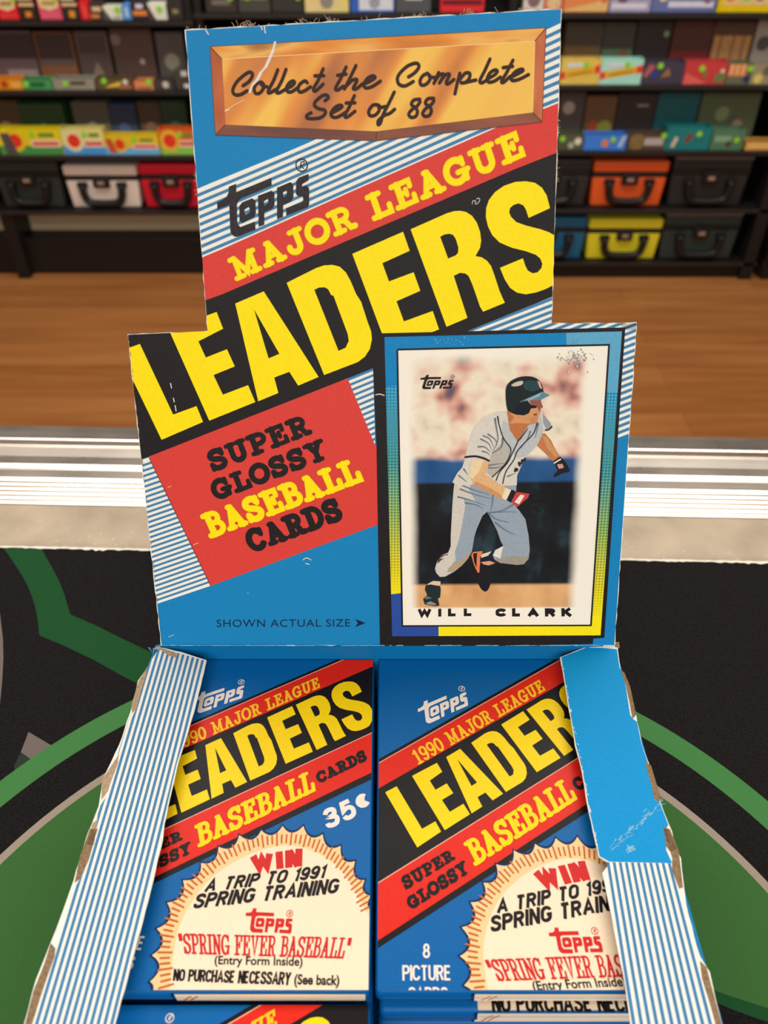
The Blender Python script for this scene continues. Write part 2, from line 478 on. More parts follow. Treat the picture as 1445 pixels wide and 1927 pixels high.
LT, LS, LB = (60, 640), (1188, 245), (290, 1022)      # bar tip, s tip, foot
def logo(art, tip, stip, foot, m, h, ring=True, ringc=None):
    """affine copy of the logo from three points in plane coords"""
    a = Vector(LS) - Vector(LT); b = Vector(LB) - Vector(LT)
    A = Vector(stip) - Vector(tip); B = Vector(foot) - Vector(tip)
    det = a.x * b.y - a.y * b.x
    def T(p):
        d = Vector(p) - Vector(LT)
        s_ = (d.x * b.y - d.y * b.x) / det; t_ = (a.x * d.y - a.y * d.x) / det
        r = Vector(tip) + A * s_ + B * t_
        return (r.x, r.y)
    for i, g in enumerate(LOGO):
        art.poly([T(p) for p in g], m, h, [[T(p) for p in LOGO_H[i]]] if i in LOGO_H else [])
    if ring:
        k = (Vector(T((100, 0))) - Vector(T((0, 0)))).length / 100
        c = T((1100, 142))
        art.ribbon([(c[0] + 70 * k * math.cos(t * math.pi / 12), c[1] + 70 * k * math.sin(t * math.pi / 12)) for t in range(25)], 15 * k, m, h, closed=True)
        art.ribbon([T(p) for p in [(1080, 190), (1090, 110), (1125, 95), (1132, 125), (1092, 148), (1128, 185)]], 12 * k, m, h + 9e-6, cap='flat')

def node_mat(name, rough=0.45, spec=0.25):
    m = bpy.data.materials.new(name); m.use_nodes = True
    nt = m.node_tree; b = nt.nodes['Principled BSDF']
    b.inputs['Roughness'].default_value = rough
    b.inputs['Specular IOR Level'].default_value = spec
    return m, nt, b
def N(nt, t, **kw):
    n = nt.nodes.new(t)
    for k, v in kw.items():
        if hasattr(n, k): setattr(n, k, v)
        else: n.inputs[k].default_value = v
    return n
def ramp(nt, stops, fac, mode='LINEAR'):
    r = nt.nodes.new('ShaderNodeValToRGB'); r.color_ramp.interpolation = mode
    e = r.color_ramp.elements
    while len(e) < len(stops): e.new(0.5)
    for i, (p, c) in enumerate(stops):
        e[i].position = p; e[i].color = rgb(c)
    nt.links.new(fac, r.inputs['Fac'])
    return r.outputs['Color']
def sstep(nt, v, a, b):
    n = nt.nodes.new('ShaderNodeMapRange'); n.interpolation_type = 'SMOOTHSTEP'
    n.inputs['From Min'].default_value = a; n.inputs['From Max'].default_value = b
    nt.links.new(v, n.inputs['Value'])
    return n.outputs['Result']
def mix(nt, f, a, b):
    n = nt.nodes.new('ShaderNodeMix'); n.data_type = 'RGBA'
    if isinstance(f, float): n.inputs[0].default_value = f
    else: nt.links.new(f, n.inputs[0])
    for s_, v in ((6, a), (7, b)):
        if isinstance(v, tuple): n.inputs[s_].default_value = rgb(v)
        else: nt.links.new(v, n.inputs[s_])
    return n.outputs[2]
def math_(nt, op, a, b=None):
    n = nt.nodes.new('ShaderNodeMath'); n.operation = op
    for i, v in ((0, a), (1, b)):
        if v is None: continue
        if isinstance(v, (int, float)): n.inputs[i].default_value = v
        else: nt.links.new(v, n.inputs[i])
    return n.outputs[0]

exec_parts = []
# ================================================================== ROOM
def build_room():
    m, nt, b = node_mat('wood_laminate_floor', 0.38, 0.35)
    tc = N(nt, 'ShaderNodeTexCoord')
    mp = N(nt, 'ShaderNodeMapping'); nt.links.new(tc.outputs['Object'], mp.inputs['Vector'])
    br = N(nt, 'ShaderNodeTexBrick', offset=0.37, squash=1.0)
    br.inputs['Scale'].default_value = 1.0
    br.inputs['Brick Width'].default_value = 1.25
    br.inputs['Row Height'].default_value = 0.125
    br.inputs['Mortar Size'].default_value = 0.0012
    br.inputs['Bias'].default_value = 0.0
    br.inputs['Color1'].default_value = rgb((184, 120, 66))
    br.inputs['Color2'].default_value = rgb((154, 94, 48))
    br.inputs['Mortar'].default_value = rgb((80, 44, 22))
    nt.links.new(mp.outputs[0], br.inputs['Vector'])
    mp2 = N(nt, 'ShaderNodeMapping'); mp2.inputs['Scale'].default_value = (1.2, 14, 1)
    nt.links.new(tc.outputs['Object'], mp2.inputs['Vector'])
    no = N(nt, 'ShaderNodeTexNoise'); no.inputs['Scale'].default_value = 1.6; no.inputs['Detail'].default_value = 6
    nt.links.new(mp2.outputs[0], no.inputs['Vector'])
    g = ramp(nt, [(0.3, (150, 90, 44)), (0.55, (186, 120, 64)), (0.75, (204, 140, 82))], no.outputs['Fac'])
    c = mix(nt, 0.55, br.outputs['Color'], g)
    nt.links.new(c, b.inputs['Base Color'])
    MB().box((-4, -3, -0.05), (4, 3.6, 0), m).build('floor', kind='structure')
    wall = mat('painted_wall', (150, 140, 128), 0.8, 0.2, grain=0.05, gscale=8)
    dark = mat('dark_painted_wall', (44, 38, 34), 0.8, 0.2, grain=0.1, gscale=6)
    ce = mat('ceiling_tile', (196, 182, 160), 0.9, 0.1, grain=0.06, gscale=30)
    MB().box((-4, 3.5, 0), (4, 3.6, CEIL), dark).build('wall_back', kind='structure')
    MB().box((-4.1, -3, 0), (-4, 3.6, CEIL), wall).build('wall_left', kind='structure')
    MB().box((4, -3, 0), (4.1, 3.6, CEIL), wall).build('wall_right', kind='structure')
    MB().box((-4.1, -3.1, 0), (4.1, -3, CEIL), wall).build('wall_front', kind='structure')
    MB().box((-4.1, -3.1, CEIL), (4.1, 3.6, CEIL + 0.1), ce).build('ceiling', kind='structure')
    fr = mat('white_enamel', (225, 224, 220), 0.4)
    for nm, x, y, sx, sy, P in LAMPS:
        t = thing('ceiling_light', (x, y, CEIL - 0.05), 'long white ceiling light fixture %s' % {'rear': 'over the aisle behind the counter', 'behind': 'behind the camera', 'left': 'along the left side of the room', 'right': 'along the right side of the room'}[nm], 'light')
        MB().box((-sx / 2 - 0.02, -sy / 2 - 0.02, 0.012), (sx / 2 + 0.02, sy / 2 + 0.02, 0.049), fr, 0.004).build('housing', t)
        ld = bpy.data.lights.new('tube_light', 'AREA')
        ld.shape = 'RECTANGLE'; ld.size = sx; ld.size_y = sy; ld.energy = P; ld.color = LAMP_COLOR
        lo = bpy.data.objects.new('tube_light', ld); COL.objects.link(lo); lo.parent = t; lo.location = (0, 0, 0.0)
    wf = mat('added_window_paint', (210, 208, 202), 0.5)
    t = obj('added_window_1', None, None, (0, -2.985, 2.25)); t['kind'] = 'structure'  # unseen window and lamp, added as frontal fill for shelves and header
    b2 = MB()
    for a_, c_ in (((-1.6, -.01, -.44), (1.6, .02, -.38)), ((-1.6, -.01, .38), (1.6, .02, .44)), ((-1.6, -.01, -.44), (-1.54, .02, .44)), ((1.54, -.01, -.44), (1.6, .02, .44)), ((-.02, -.01, -.38), (.02, .02, .38))):
        b2.box(a_, c_, wf)
    b2.build('added_window_frame', t)
    ld = bpy.data.lights.new('fill_light', 'AREA'); ld.shape = 'RECTANGLE'; ld.size = 3.0; ld.size_y = 0.74; ld.energy = FILL_WATTS; ld.color = (1.0, 0.98, 0.95)
    lo = bpy.data.objects.new('fill_light', ld); COL.objects.link(lo); lo.parent = t; lo.location = (0, 0.03, 0); lo.rotation_euler = (math.radians(90), 0, 0)
build_room()
# ================================================================== COUNTER
CROT = math.radians(-1.7)
TABLE = 0.95
def build_counter():
    m, nt, b = node_mat('brushed_aluminium', 0.26, 0.5)
    b.inputs['Metallic'].default_value = 1.0
    tc = N(nt, 'ShaderNodeTexCoord')
    mp = N(nt, 'ShaderNodeMapping'); mp.inputs['Scale'].default_value = (6, 90, 90)
    nt.links.new(tc.outputs['Object'], mp.inputs['Vector'])
    no = N(nt, 'ShaderNodeTexNoise'); no.inputs['Scale'].default_value = 3.0; no.inputs['Detail'].default_value = 5
    nt.links.new(mp.outputs[0], no.inputs['Vector'])
    c = ramp(nt, [(0.3, (208, 196, 182)), (0.7, (218, 208, 196))], no.outputs['Fac'])
    nt.links.new(c, b.inputs['Base Color'])
    no2 = N(nt, 'ShaderNodeTexNoise'); no2.inputs['Scale'].default_value = 40.0; no2.inputs['Detail'].default_value = 6
    nt.links.new(tc.outputs['Object'], no2.inputs['Vector'])
    mr = N(nt, 'ShaderNodeMapRange'); mr.inputs['From Min'].default_value = 0.35; mr.inputs['From Max'].default_value = 0.7
    mr.inputs['To Min'].default_value = 0.27; mr.inputs['To Max'].default_value = 0.32
    nt.links.new(no2.outputs['Fac'], mr.inputs['Value']); nt.links.new(mr.outputs[0], b.inputs['Roughness'])
    alu = m
    lam = mat('worn_grey_countertop', (180, 162, 136), 0.32, 0.5, grain=0.16, gscale=60)
    body = mat('black_counter_laminate', (36, 32, 30), 0.5)
    t = thing('display_counter', (0, 0, 0), 'long display counter with ribbed aluminium edge under the black game mat', 'counter', rotz=CROT)
    z = TABLE - 0.0015
    MB().box((-1.3, -0.62, z - 0.03), (1.3, 0.1138, z), lam, 0.0006).build('countertop', t)
    # extruded aluminium edge profile (y, z)
    pr = [(0.1140, -0.012), (0.1140, 0.0)]
    y = 0.1140
    P0, DY, SL = 0.1140, 0.0147, math.tan(math.radians(9.75))
    for k in range(6):
        ya, yb = P0 + DY * k / 6, P0 + DY * (k + 1) / 6
        g = 0.0003 + 0.00018 * k
        za = (ya - P0) * SL; zb2 = (yb - P0) * SL
        if k: pr += [(ya - 0.0008, za - g), (ya, za - g), (ya + 0.00002, za)]
        pr += [(yb - 0.00084, zb2 - 0.00084 * SL)]
    pr += [(0.1287, 0.0025), (0.1290, 0.0022)]
    pr += [(0.1326, -0.0002), (0.1377, -0.0003), (0.1381, 0.0002), (0.1406, 0.0006), (0.1411, -0.0006), (0.1480, -0.0009), (0.1545, -0.0007), (0.1560, -0.0002), (0.1580, 0.0008), (0.1592, 0.0010), (0.1602, 0.0006), (0.1612, -0.0003), (0.1716, -0.0010), (0.1722, -0.0030), (0.1722, -0.012)]
    MB().prism([(a, z + b_) for a, b_ in pr], 'x', -1.3, 1.3, alu).build('edge_extrusion', t)
    MB().box((-1.28, -0.60, 0.10), (1.28, 0.165, z - 0.031), body).build('cabinet_body', t)
    MB().box((-1.25, -0.55, 0.0), (1.25, 0.13, 0.10), body).build('toe_kick', t)
    # scuffs on the worn strip
    a = Ink()
    wh = mat('pale_scratch', (226, 222, 208), 0.5)
    rnd = random.Random(3)
    for i in range(150):
        x = rnd.uniform(-0.17, 0.17); yy = 0.0875 + abs(rnd.gauss(0, 0.006)); an = rnd.gauss(0, 0.9)
        L = rnd.uniform(0.0002, 0.0016)
        if yy > 0.112: continue
        a.ribbon([(x, yy), (x + L * math.cos(an), min(0.113, yy + L * math.sin(an)))], rnd.uniform(0.00008, 0.0003), wh, 0.0)
    a.build('scuff_marks', t, Matrix.Translation((0, 0, z + 0.00008)))
build_counter()

# ================================================================== GAME MAT
def build_mat():
    black = mat('black_mat_print', (19, 16, 16), 0.85, 0.08, grain=0.25, gscale=2200, bump=0.25, bscale=2500, bdist=0.0002)
    green = mat('green_mat_print', (60, 104, 52), 0.85, 0.1, grain=0.08, gscale=2200, bump=0.25, bscale=2500, bdist=0.0002)
    lgreen = mat('light_green_mat_print', (68, 124, 68), 0.85, 0.1, grain=0.06, gscale=2200)
    dgreen = mat('dark_green_mat_print', (28, 76, 40), 0.85, 0.1, grain=0.08, gscale=2200)
    cream = mat('cream_mat_print', (158, 144, 128), 0.85, 0.1, grain=0.06, gscale=2200)
    tan = mat('taupe_mat_print', (112, 102, 96), 0.85, 0.1, grain=0.08, gscale=2200)
    white = mat('frayed_white_backing', (232, 228, 210), 0.8)
    t = thing('game_mat', (0, 0, TABLE - 0.0015), 'black rubber game mat with green circle print lying on the counter', 'mat')
    cr, sr = math.cos(CROT), math.sin(CROT)
    def R(x, y): return (x * cr - y * sr, x * sr + y * cr)
    rect = [R(-0.36, -0.42), R(0.36, -0.42), R(0.36, 0.0862), R(-0.36, 0.0862)]
    MB().prism(rect, 'z', 0.0002, 0.00145, black).build('sheet', t)
    a = Ink([rect])
    h = 0.0
    P = lambda px, py: on_z(px, py, TABLE)[:2]
    def px(pts): return [tuple(P(*p)) for p in pts]
    c0 = (-0.0036, -0.0965)
    def ring(r0, r1, m, h):
        n = 180
        for k in range(n):
            a0, a1 = 2 * math.pi * k / n, 2 * math.pi * (k + 1) / n
            a.face([(c0[0] + r * math.cos(q), c0[1] + r * math.sin(q), h) for r, q in ((r0, a0), (r1, a0), (r1, a1), (r0, a1))], m)
    z8 = zc(0, 1020, 3.4424)
    a.poly(px(smooth(z8([(-25, -30), (120, 180), (190, 310), (235, 450), (255, 605)]), 5) + z8([(400, 665), (600, 760), (780, 860), (880, 912), (1100, 1030), (1200, 840), (980, 715), (800, 630), (600, 530), (455, 470)]) + smooth(z8([(455, 470), (410, 320), (350, 190), (225, -30)]), 5)), dgreen, h + 2e-5)
    a.poly(px(z8([(-80, 250), (-30, 330), (0, 470), (18, 620), (22, 750), (14, 900), (0, 1040), (-40, 1180), (-90, 1230)])), tan, h + 2e-5)
    a.poly(px(z8([(185, 1230), (345, 1325), (225, 1425), (135, 1360)])), tan, h + 2e-5)
    a.poly(px(z8([(135, 1362), (210, 1415), (100, 1500), (90, 1450)])), mat('faded_green_mat_print', (38, 52, 40), 0.8, 0.2), h + 3e-5)
    ring(0.1315, 0.1390, lgreen, h + 5e-5)
    ring(0.1172, 0.1195, cream, h + 5e-5)
    ring(0.0, 0.1172, green, h + 5e-5)
    zm = zc(1100, 1560, 4.188)
    a.poly(px(smooth(zm([(900, 1225), (1010, 1268), (1200, 1335), (1445, 1412), (1700, 1480)]), 4) + smooth(zm([(1750, 1610), (1445, 1525), (1200, 1440), (1040, 1375), (900, 1310)]), 4)), dgreen, h + 9e-5)
    a.poly(px(smooth(zm([(880, 1300), (1040, 1370), (1200, 1437), (1445, 1522), (1750, 1605)]), 4) + zm([(1750, 2000), (1300, 1800), (1000, 1600)])), black, h + 11e-5)
    a.build('printed_design', t, Matrix.Translation((0, 0, 0.00147)))
    # ragged pale edge along the far side
    b = Ink()
    rnd = random.Random(5)
    n = 420
    top, bot = [], []
    for i in range(n + 1):
        x = -0.3 + 0.6 * i / n
        top.append(R(x, 0.0868 + rnd.uniform(0, 0.0004)))
        bot.append(R(x, 0.0862 - abs(rnd.gauss(0, 0.0004))))
    for i in range(n):
        b.face([(*bot[i], 0), (*bot[i + 1], 0), (*top[i + 1], 0), (*top[i], 0)], white)
    b.build('frayed_edge', t, Matrix.Translation((0, 0, 0.00165)))
build_mat()

# ================================================================== DISPLAY BOX
BLUE = ink('print_blue', (14, 130, 192))
STRIPE = ink('print_stripe_blue', (66, 130, 176))
CREAM = ink('print_white', (240, 239, 230), 0.02)
RED = ink('print_red', (216, 64, 56))
BLACK = ink('print_black', (26, 22, 23), 0.12)
YEL = ink('print_yellow', (252, 228, 0), 0.03)
BRIGHT = ink('print_bright_blue', (4, 150, 216))
RIM = 1.0
LEAN = math.radians(23.0)
HP = Plane((0, 0, RIM), (1, 0, 0), (0, math.sin(LEAN), math.cos(LEAN)))
ZA = zc(340, 0, 1.9795); ZB = zc(340, 270, 1.9795); ZC = zc(230, 600, 2.89); ZD = zc(250, 840, 3.0104); ZE = zc(700, 600, 2.7788)
ZF = zc(780, 680, 3.853); Z1 = zc(640, 320, 6.0227); Z2 = zc(840, 320, 6.0227); Z3 = zc(400, 290, 6.568); Z4 = zc(420, 400, 5.1607)
Z5 = zc(680, 230, 4.3788); Z6 = zc(420, 540, 4.8167); Z7 = zc(360, 760, 5.1607); Z8 = zc(370, 850, 4.1286)
ZP1 = zc(860, 690, 6.568); ZP2 = zc(790, 900, 6.568); ZP3 = zc(420, 90, 4.5156); ZP4 = zc(700, 80, 4.5156)
def H(pts): return [HP(*p) for p in pts]

# LEADERS, measured on the header (photo pixels), full letters
LEAD = {
 'L': (ZC([(-16, 177), (97, 136), (278, 520), (405, 474), (440, 560), (215, 657)]), []),
 'E': (ZC([(254, 58), (514, -38), (549, 53), (415, 122), (455, 210), (570, 165), (613, 258), (497, 305), (548, 412), (685, 360), (724, 452), (474, 553)]), []),
 'A': (Z6([(110, 150), (368, 40), (865, 815), (680, 893), (600, 768), (463, 820), (500, 960), (318, 1035)]), [Z6([(280, 203), (510, 605), (412, 647)])]),
 'D': (Z4([(617, 682), (900, 540), (980, 513), (1060, 508), (1130, 525), (1190, 580), (1235, 660), (1290, 790)]) + Z6([(1250, 135), (1310, 320), (1340, 400), (1348, 470), (1330, 560), (1285, 630), (1220, 680), (915, 797)]), [Z4([(885, 750), (930, 728), (985, 725), (1020, 745), (1048, 800)]) + Z6([(1000, 80), (1130, 430), (1138, 490), (1110, 550), (1045, 578)])]),
 'E2': (Z1([(138, 950), (712, 700), (788, 915), (478, 1055), (553, 1262), (832, 1158), (908, 1368), (638, 1487), (722, 1715), (1048, 1597), (1120, 1805), (540, 2028)]), []),
 'R': (Z2([(-406, 672), (0, 492), (80, 468), (150, 462), (220, 475), (290, 520), (345, 600), (380, 700), (392, 800), (380, 880), (328, 975), (400, 990), (460, 1030), (505, 1090), (545, 1200), (600, 1370), (640, 1460), (662, 1503), (415, 1605), (380, 1550), (340, 1430), (290, 1290), (250, 1200), (210, 1170), (150, 1165), (82, 1200), (237, 1675), (0, 1776)]), [Z2([(-72, 755), (-20, 730), (30, 722), (75, 735), (105, 780), (135, 880), (130, 940), (100, 970), (18, 1003)])]),
 'S': (Z2([(1172, 432), (930, 543), (900, 450), (870, 400), (815, 378), (760, 395), (720, 430), (710, 480), (730, 530), (790, 590), (900, 630), (1060, 670), (1160, 705), (1225, 742), (1290, 800), (1330, 900), (1335, 1030), (1290, 1180), (1205, 1305), (1130, 1345), (1020, 1385), (900, 1408), (800, 1390), (720, 1335), (660, 1240), (605, 1108), (865, 1000), (890, 1080), (920, 1140), (975, 1170), (1030, 1160), (1075, 1110), (1085, 1060), (1060, 1000), (1010, 960), (900, 920), (740, 880), (600, 820), (520, 740), (470, 640), (445, 530), (450, 430), (480, 340), (550, 250), (650, 180), (780, 135), (900, 128), (1000, 145), (1080, 200), (1135, 290)]), []),
}
HEAD_UP = [(348, 56), (1057, 16), (1038.4, 608.5), (390, 623)]
HEAD_LO = [(240, 629), (390, 622.5), (720, 616), (1038.4, 608), (1198.4, 607), (1157, 1212), (303, 1214)]

box = thing('display_box', (0, -0.08, TABLE), 'worn blue trading-card display box standing open with upright header panel', 'box')
BOXO = Vector((0, -0.08, TABLE))
def local(M): return Matrix.Translation(-BOXO) @ M

def jitter(poly, amp, step, rnd):
    out = []
    for i in range(len(poly)):
        a, b = Vector(poly[i]), Vector(poly[(i + 1) % len(poly)])
        n = max(1, int((b - a).length / step))
        for k in range(n):
            p = a.lerp(b, k / n)
            out.append((p.x + rnd.uniform(-amp, amp), p.y + rnd.uniform(-amp, amp)))
    return out

def build_tray():
    side = ink('tray_outer_blue', (20, 128, 186)); inn = ink('tray_inner_blue', (10, 112, 172)); card = mat('raw_cardboard', (164, 136, 104), 0.85, 0.1, grain=0.15, gscale=900)
    X0, X1, Y0, Y1, B, T = -0.0582, 0.0588, -0.168, 0.0, 0.0, RIM - TABLE
    t = 0.0006
    o = lambda x, y, z: (x - BOXO.x, y - BOXO.y, z)
    def wall(name, a, b, m): MB().box(o(*a), o(*b), m).build(name, box)
    wall('tray_bottom', (X0, Y0, 0.0), (X1, Y1, t), inn)
    wall('back_wall', (X0, Y1, 0), (X1, Y1 + t, T), inn)
    wall('front_wall', (X0, Y0 - t, 0), (X1, Y0, T), side)
    wall('side_wall', (X0 - t, Y0 - t, 0), (X0, Y1 + t, T - 0.0004), side)
    wall('side_wall', (X1, Y0 - t, 0), (X1 + t, Y1 + t, T - 0.0004), side)
build_tray()

def build_header():
    rnd = random.Random(11)
    kraft = mat('torn_cardboard', (176, 152, 122), 0.9, 0.1, grain=0.2, gscale=1200)
    up, lo = H(HEAD_UP), H(HEAD_LO)
    outline = [up[3], up[0], up[1], up[2], lo[4], lo[5], (lo[5][0], 0.0002), (lo[6][0], 0.0002), lo[6], lo[0]]
    outline = outline[::-1]
    big = jitter(outline, 0.00012, 0.0016, rnd)
    m4 = local(HP.matrix())
    # board with thickness
    bm = MB()
    loops = [[Vector((p[0], p[1], 0)) for p in big]]
    tris = tessellate_polygon(loops)
    n = len(big)
    bmm = bm.bm
    ki = bm.mi(kraft); bi = bm.mi(CREAM)
    fv = [bmm.verts.new((p[0], p[1], -0.00002)) for p in big]; bv = [bmm.verts.new((p[0], p[1], -0.0007)) for p in big]
    for t in tris:
        f = bmm.faces.new([fv[i] for i in t]); f.material_index = bi
        f = bmm.faces.new([bv[i] for i in reversed(t)]); f.material_index = ki
    for i in range(n):
        f = bmm.faces.new((fv[i], bv[i], bv[(i + 1) % n], fv[(i + 1) % n])); f.material_index = ki
    bmesh.ops.recalc_face_normals(bmm, faces=bmm.faces)
    # fibres where the top was torn off
    tops = [up[0], up[1]]
    for i in range(150):
        s_ = rnd.random()
        clump = rnd.choice([0.13, 0.16, 0.17, 0.31, 0.4, 0.62, 0.75, 0.9, s_, s_])
        s_ = min(1, max(0, clump + rnd.gauss(0, 0.012)))
        x = tops[0][0] + (tops[1][0] - tops[0][0]) * s_; y = tops[0][1] + (tops[1][1] - tops[0][1]) * s_
        l = min(0.0016, abs(rnd.gauss(0.0004, 0.0005))); an = math.radians(90) + rnd.gauss(0, 0.5)
        bm.tube([(x, y - 0.0003, -0.0004), (x + l * 0.5 * math.cos(an), y + l * 0.5 * math.sin(an), -0.0004 + rnd.uniform(-0.0002, 0.0002)), (x + l * math.cos(an + rnd.gauss(0, 0.4)), y + l * math.sin(an), -0.0004 + rnd.uniform(-0.0004, 0.0004))], 0.00006, kraft, 4)
    for side, (p, q) in enumerate(((up[1], up[2]), (up[0], up[3]))):
        for i in range(45):
            s_ = rnd.choice([0.33, 0.36, 0.45, 0.47, 0.5, rnd.random()]) + rnd.gauss(0, 0.01)
            s_ = min(1, max(0, s_))
            x = p[0] + (q[0] - p[0]) * s_; y = p[1] + (q[1] - p[1]) * s_; d = 1 if side == 0 else -1
            l = min(0.0008, abs(rnd.gauss(0.0002, 0.00025)))
            bm.tube([(x - d * 0.0003, y, -0.0004), (x + d * l, y + rnd.uniform(-l, l), -0.0004)], 0.00006, kraft, 4)
    panel = bm.build('header_panel', box)
    panel.matrix_local = m4
    ins = 0.00012
    def inset(poly, d):
        P = [Vector(p) for p in ccw(poly)]; out = []
        c = sum(P, Vector((0, 0))) / len(P)
        for i in range(len(P)):
            e1 = (P[i] - P[i - 1]).normalized(); e2 = (P[(i + 1) % len(P)] - P[i]).normalized()
            n1 = Vector((-e1.y, e1.x)); n2 = Vector((-e2.y, e2.x))
            nn = (n1 + n2).normalized()
            out.append(P[i] + nn * d / max(0.4, nn.dot(n1)))
        return [tuple(p) for p in out]
    cu = inset(up, ins); cl = inset(lo, ins)
    # let the two clip pieces meet without a gap
    cu = ccw([(up[3][0] + ins, up[3][1]), (up[0][0] + ins, up[0][1] - ins), (up[1][0] - ins, up[1][1] - ins), (up[2][0] - ins, up[2][1])])
    clip_up = cu
    cl = ccw([(lo[0][0] + ins, lo[0][1] - ins), (up[3][0] + ins, up[3][1]), (up[2][0] - ins, up[2][1]), (lo[4][0] - ins, lo[4][1] - ins), (lo[5][0] - ins, 0.0003), (lo[6][0] + ins, 0.0003)])
    CL = [clip_up, cl]
    a = Ink(CL)
    u = 4e-5
    a.poly([(-0.08, -0.01), (0.08, -0.01), (0.08, 0.17), (-0.08, 0.17)], BLUE, 0)
    # striped field behind the plaque and logo
    top = [(340, 369), (370, 356), (400, 343.3), (531, 290), (582, 268), (820, 156), (1027, 56.5), (1075, 34)]
    redtop = [(340, 501), (379, 485), (420, 467.8), (680, 352.2), (931, 241.4), (1052, 193.5), (1075, 184)]
    redbot = [(225, 632), (340, 585), (385.5, 565.5), (420, 553), (640, 458.6), (860, 364.8), (964.5, 320), (1047, 287.5), (1075, 276)]
    blkbot = [(230, 880), (266, 864.7), (702, 692.7), (878, 624), (1038.4, 559), (1075, 544)]
    a.poly(H(top) + H(redtop)[::-1], CREAM, u)
    T0, T1 = H([(340, 369), (1075, 34)]), H([(340, 501), (1075, 184)])
    xs = [340, 470, 600, 760, 900, 1075]
    def yat(line, x):
        for (x0, y0), (x1, y1) in zip(line, line[1:]):
            if x0 <= x <= x1: return y0 + (y1 - y0) * (x - x0) / (x1 - x0)
    NS = 9.3
    for k in range(9):
        for x0, x1 in zip(xs, xs[1:]):
            q = []
            for x, tt in ((x0, 0.62), (x0, 1.08), (x1, 1.08), (x1, 0.62)):
                yt, yr = yat(top, x), yat(redtop, x)
                q.append((x, yt + (yr - yt) * (k + tt) / NS))
            a.face([(*HP(*p), 2 * u) for p in q], STRIPE)
    a.poly(H(redtop) + H(redbot[1:])[::-1], RED, 3 * u)
    a.poly(H(redbot) + H(blkbot)[::-1], BLACK, 3 * u)
    # lower left striped triangle
    reg = H([(262, 866), (280, 861), (396, 1102.4), (296, 1136)])
    a.poly(reg, CREAM, u)
    a.stripes(H([(250, 880), (420, 822)]), H([(250, 1152), (420, 1093)]), 28, 0.45, STRIPE, 2 * u, reg)
    # right striped triangle beside the bar
    reg = H([(655, 714), (702, 692.7), (706, 838.8)])
    a.poly(reg, CREAM, u)
    a.stripes(H([(650, 712), (712, 690)]), H([(650, 866), (712, 836)]), 13.6, 0.46, STRIPE, 2 * u, reg) if False else None
    for k in range(14):
        q = [(640, 718 + k * 11.2), (715, 687.5 + k * 11.2 * 0.98), (715, 692.5 + k * 11.2 * 0.98), (640, 723 + k * 11.2)]
        s2 = Ink(); rg = ccw(reg); qq = [(*HP(*p), 2 * u) for p in q]
        for i in range(3):
            if len(qq) >= 3: qq = clip_half(qq, rg[i], rg[(i + 1) % 3])
        if len(qq) >= 3: a.face(qq, STRIPE)
    a.poly(H([(277, 853), (652, 706), (655, 714), (706, 838.8), (712, 838.8), (714, 986), (396, 1102.4)]), RED, 2.5 * u)
    brown = ink('print_dark_edge', (96, 60, 52))
    a.ribbon(H([(281, 862), (396.5, 1102)]), 0.00016, brown, 4 * u, cap='flat')
    # right shoulder stripes (upper piece + strip down the right edge)
    for reg in ([(872, 626), (1038.6, 558.5), (1038.6, 622)], [(1038.6, 600), (1200, 600), (1200, 622), (1038.6, 622)], [(1168, 606), (1202, 606), (1183, 816), (1161, 825)]):
        rg = ccw(H(reg))
        a.poly(rg, CREAM, 4 * u)
        for k in range(40):
            y = 470 + k * 12.0
            q = [(860, y + 64 * 1.9), (1220, y - 16.4), (1220, y - 10.6), (860, y + 64 * 1.9 + 6.4)]
            qq = [(*HP(*p), 5 * u) for p in q]
            for i in range(len(rg)):
                if len(qq) >= 3: qq = clip_half(qq, rg[i], rg[(i + 1) % len(rg)])
            if len(qq) >= 3: a.face(qq, STRIPE)
    # black bar and surround of the pictured card
    a.poly(H([(702, 692.7), (718, 627), (1176, 616), (1136.5, 1199.5), (1116, 1201), (1115, 1211), (715, 1220), (708.4, 842)]), BLACK, 6 * u)
    # wear
    wh = ink('worn_paper', (226, 222, 214))
    for pts in (ZC([(1378, 412), (1400, 408), (1424, 415)]), ZC([(265, 350), (270, 375)]), ZC([(280, 430), (285, 450)]), ZC([(290, 470), (295, 500)]), ZA([(95, 115), (105, 130)]), ZA([(312, 95), (316, 125)]), ZA([(300, 100), (305, 112)]),
                ZD([(965, 640), (985, 628), (1010, 640)]), ZD([(980, 660), (1000, 665)]), Z2([(290, 385), (300, 350), (330, 355), (325, 385), (350, 380), (375, 345), (365, 320), (340, 330)])):
        a.ribbon(H(smooth(pts, 3)), 0.00022 if len(pts) < 6 else 0.00012, wh, 9 * u)
    for p, l in ((ZD([(200, 230)])[0], 6), (ZD([(345, 555)])[0], 9), (ZD([(205, 1075)])[0], 10), (ZD([(650, 830)])[0], 2)):
        a.ribbon(H([p, (p[0] + l, p[1] - l * .4)]), 0.00012, wh, 9 * u)
    # worn lower edge (hinge fold)
    for i in range(60):
        x = rnd.uniform(305, 1100); l = rnd.uniform(2, 26)
        a.ribbon(H([(x, 1213.5), (x + l, 1213.2)]), rnd.uniform(.0001, .0003), ink('rubbed_blue', (110, 180, 215)), 9 * u)
    for i in range(26):
        y = rnd.uniform(640, 1200); l = rnd.uniform(2, 9)
        s_ = (y - 629) / (1210 - 629); x = 240 + 63 * s_ + 2.0
        a.ribbon(H([(x, y), (x + l * .1, y + l)]), rnd.uniform(.0001, .00025), kraft, 9 * u)
    a.build('header_print', panel)
    # ---- plaque
    pa = Ink(CL); b0 = 7 * u
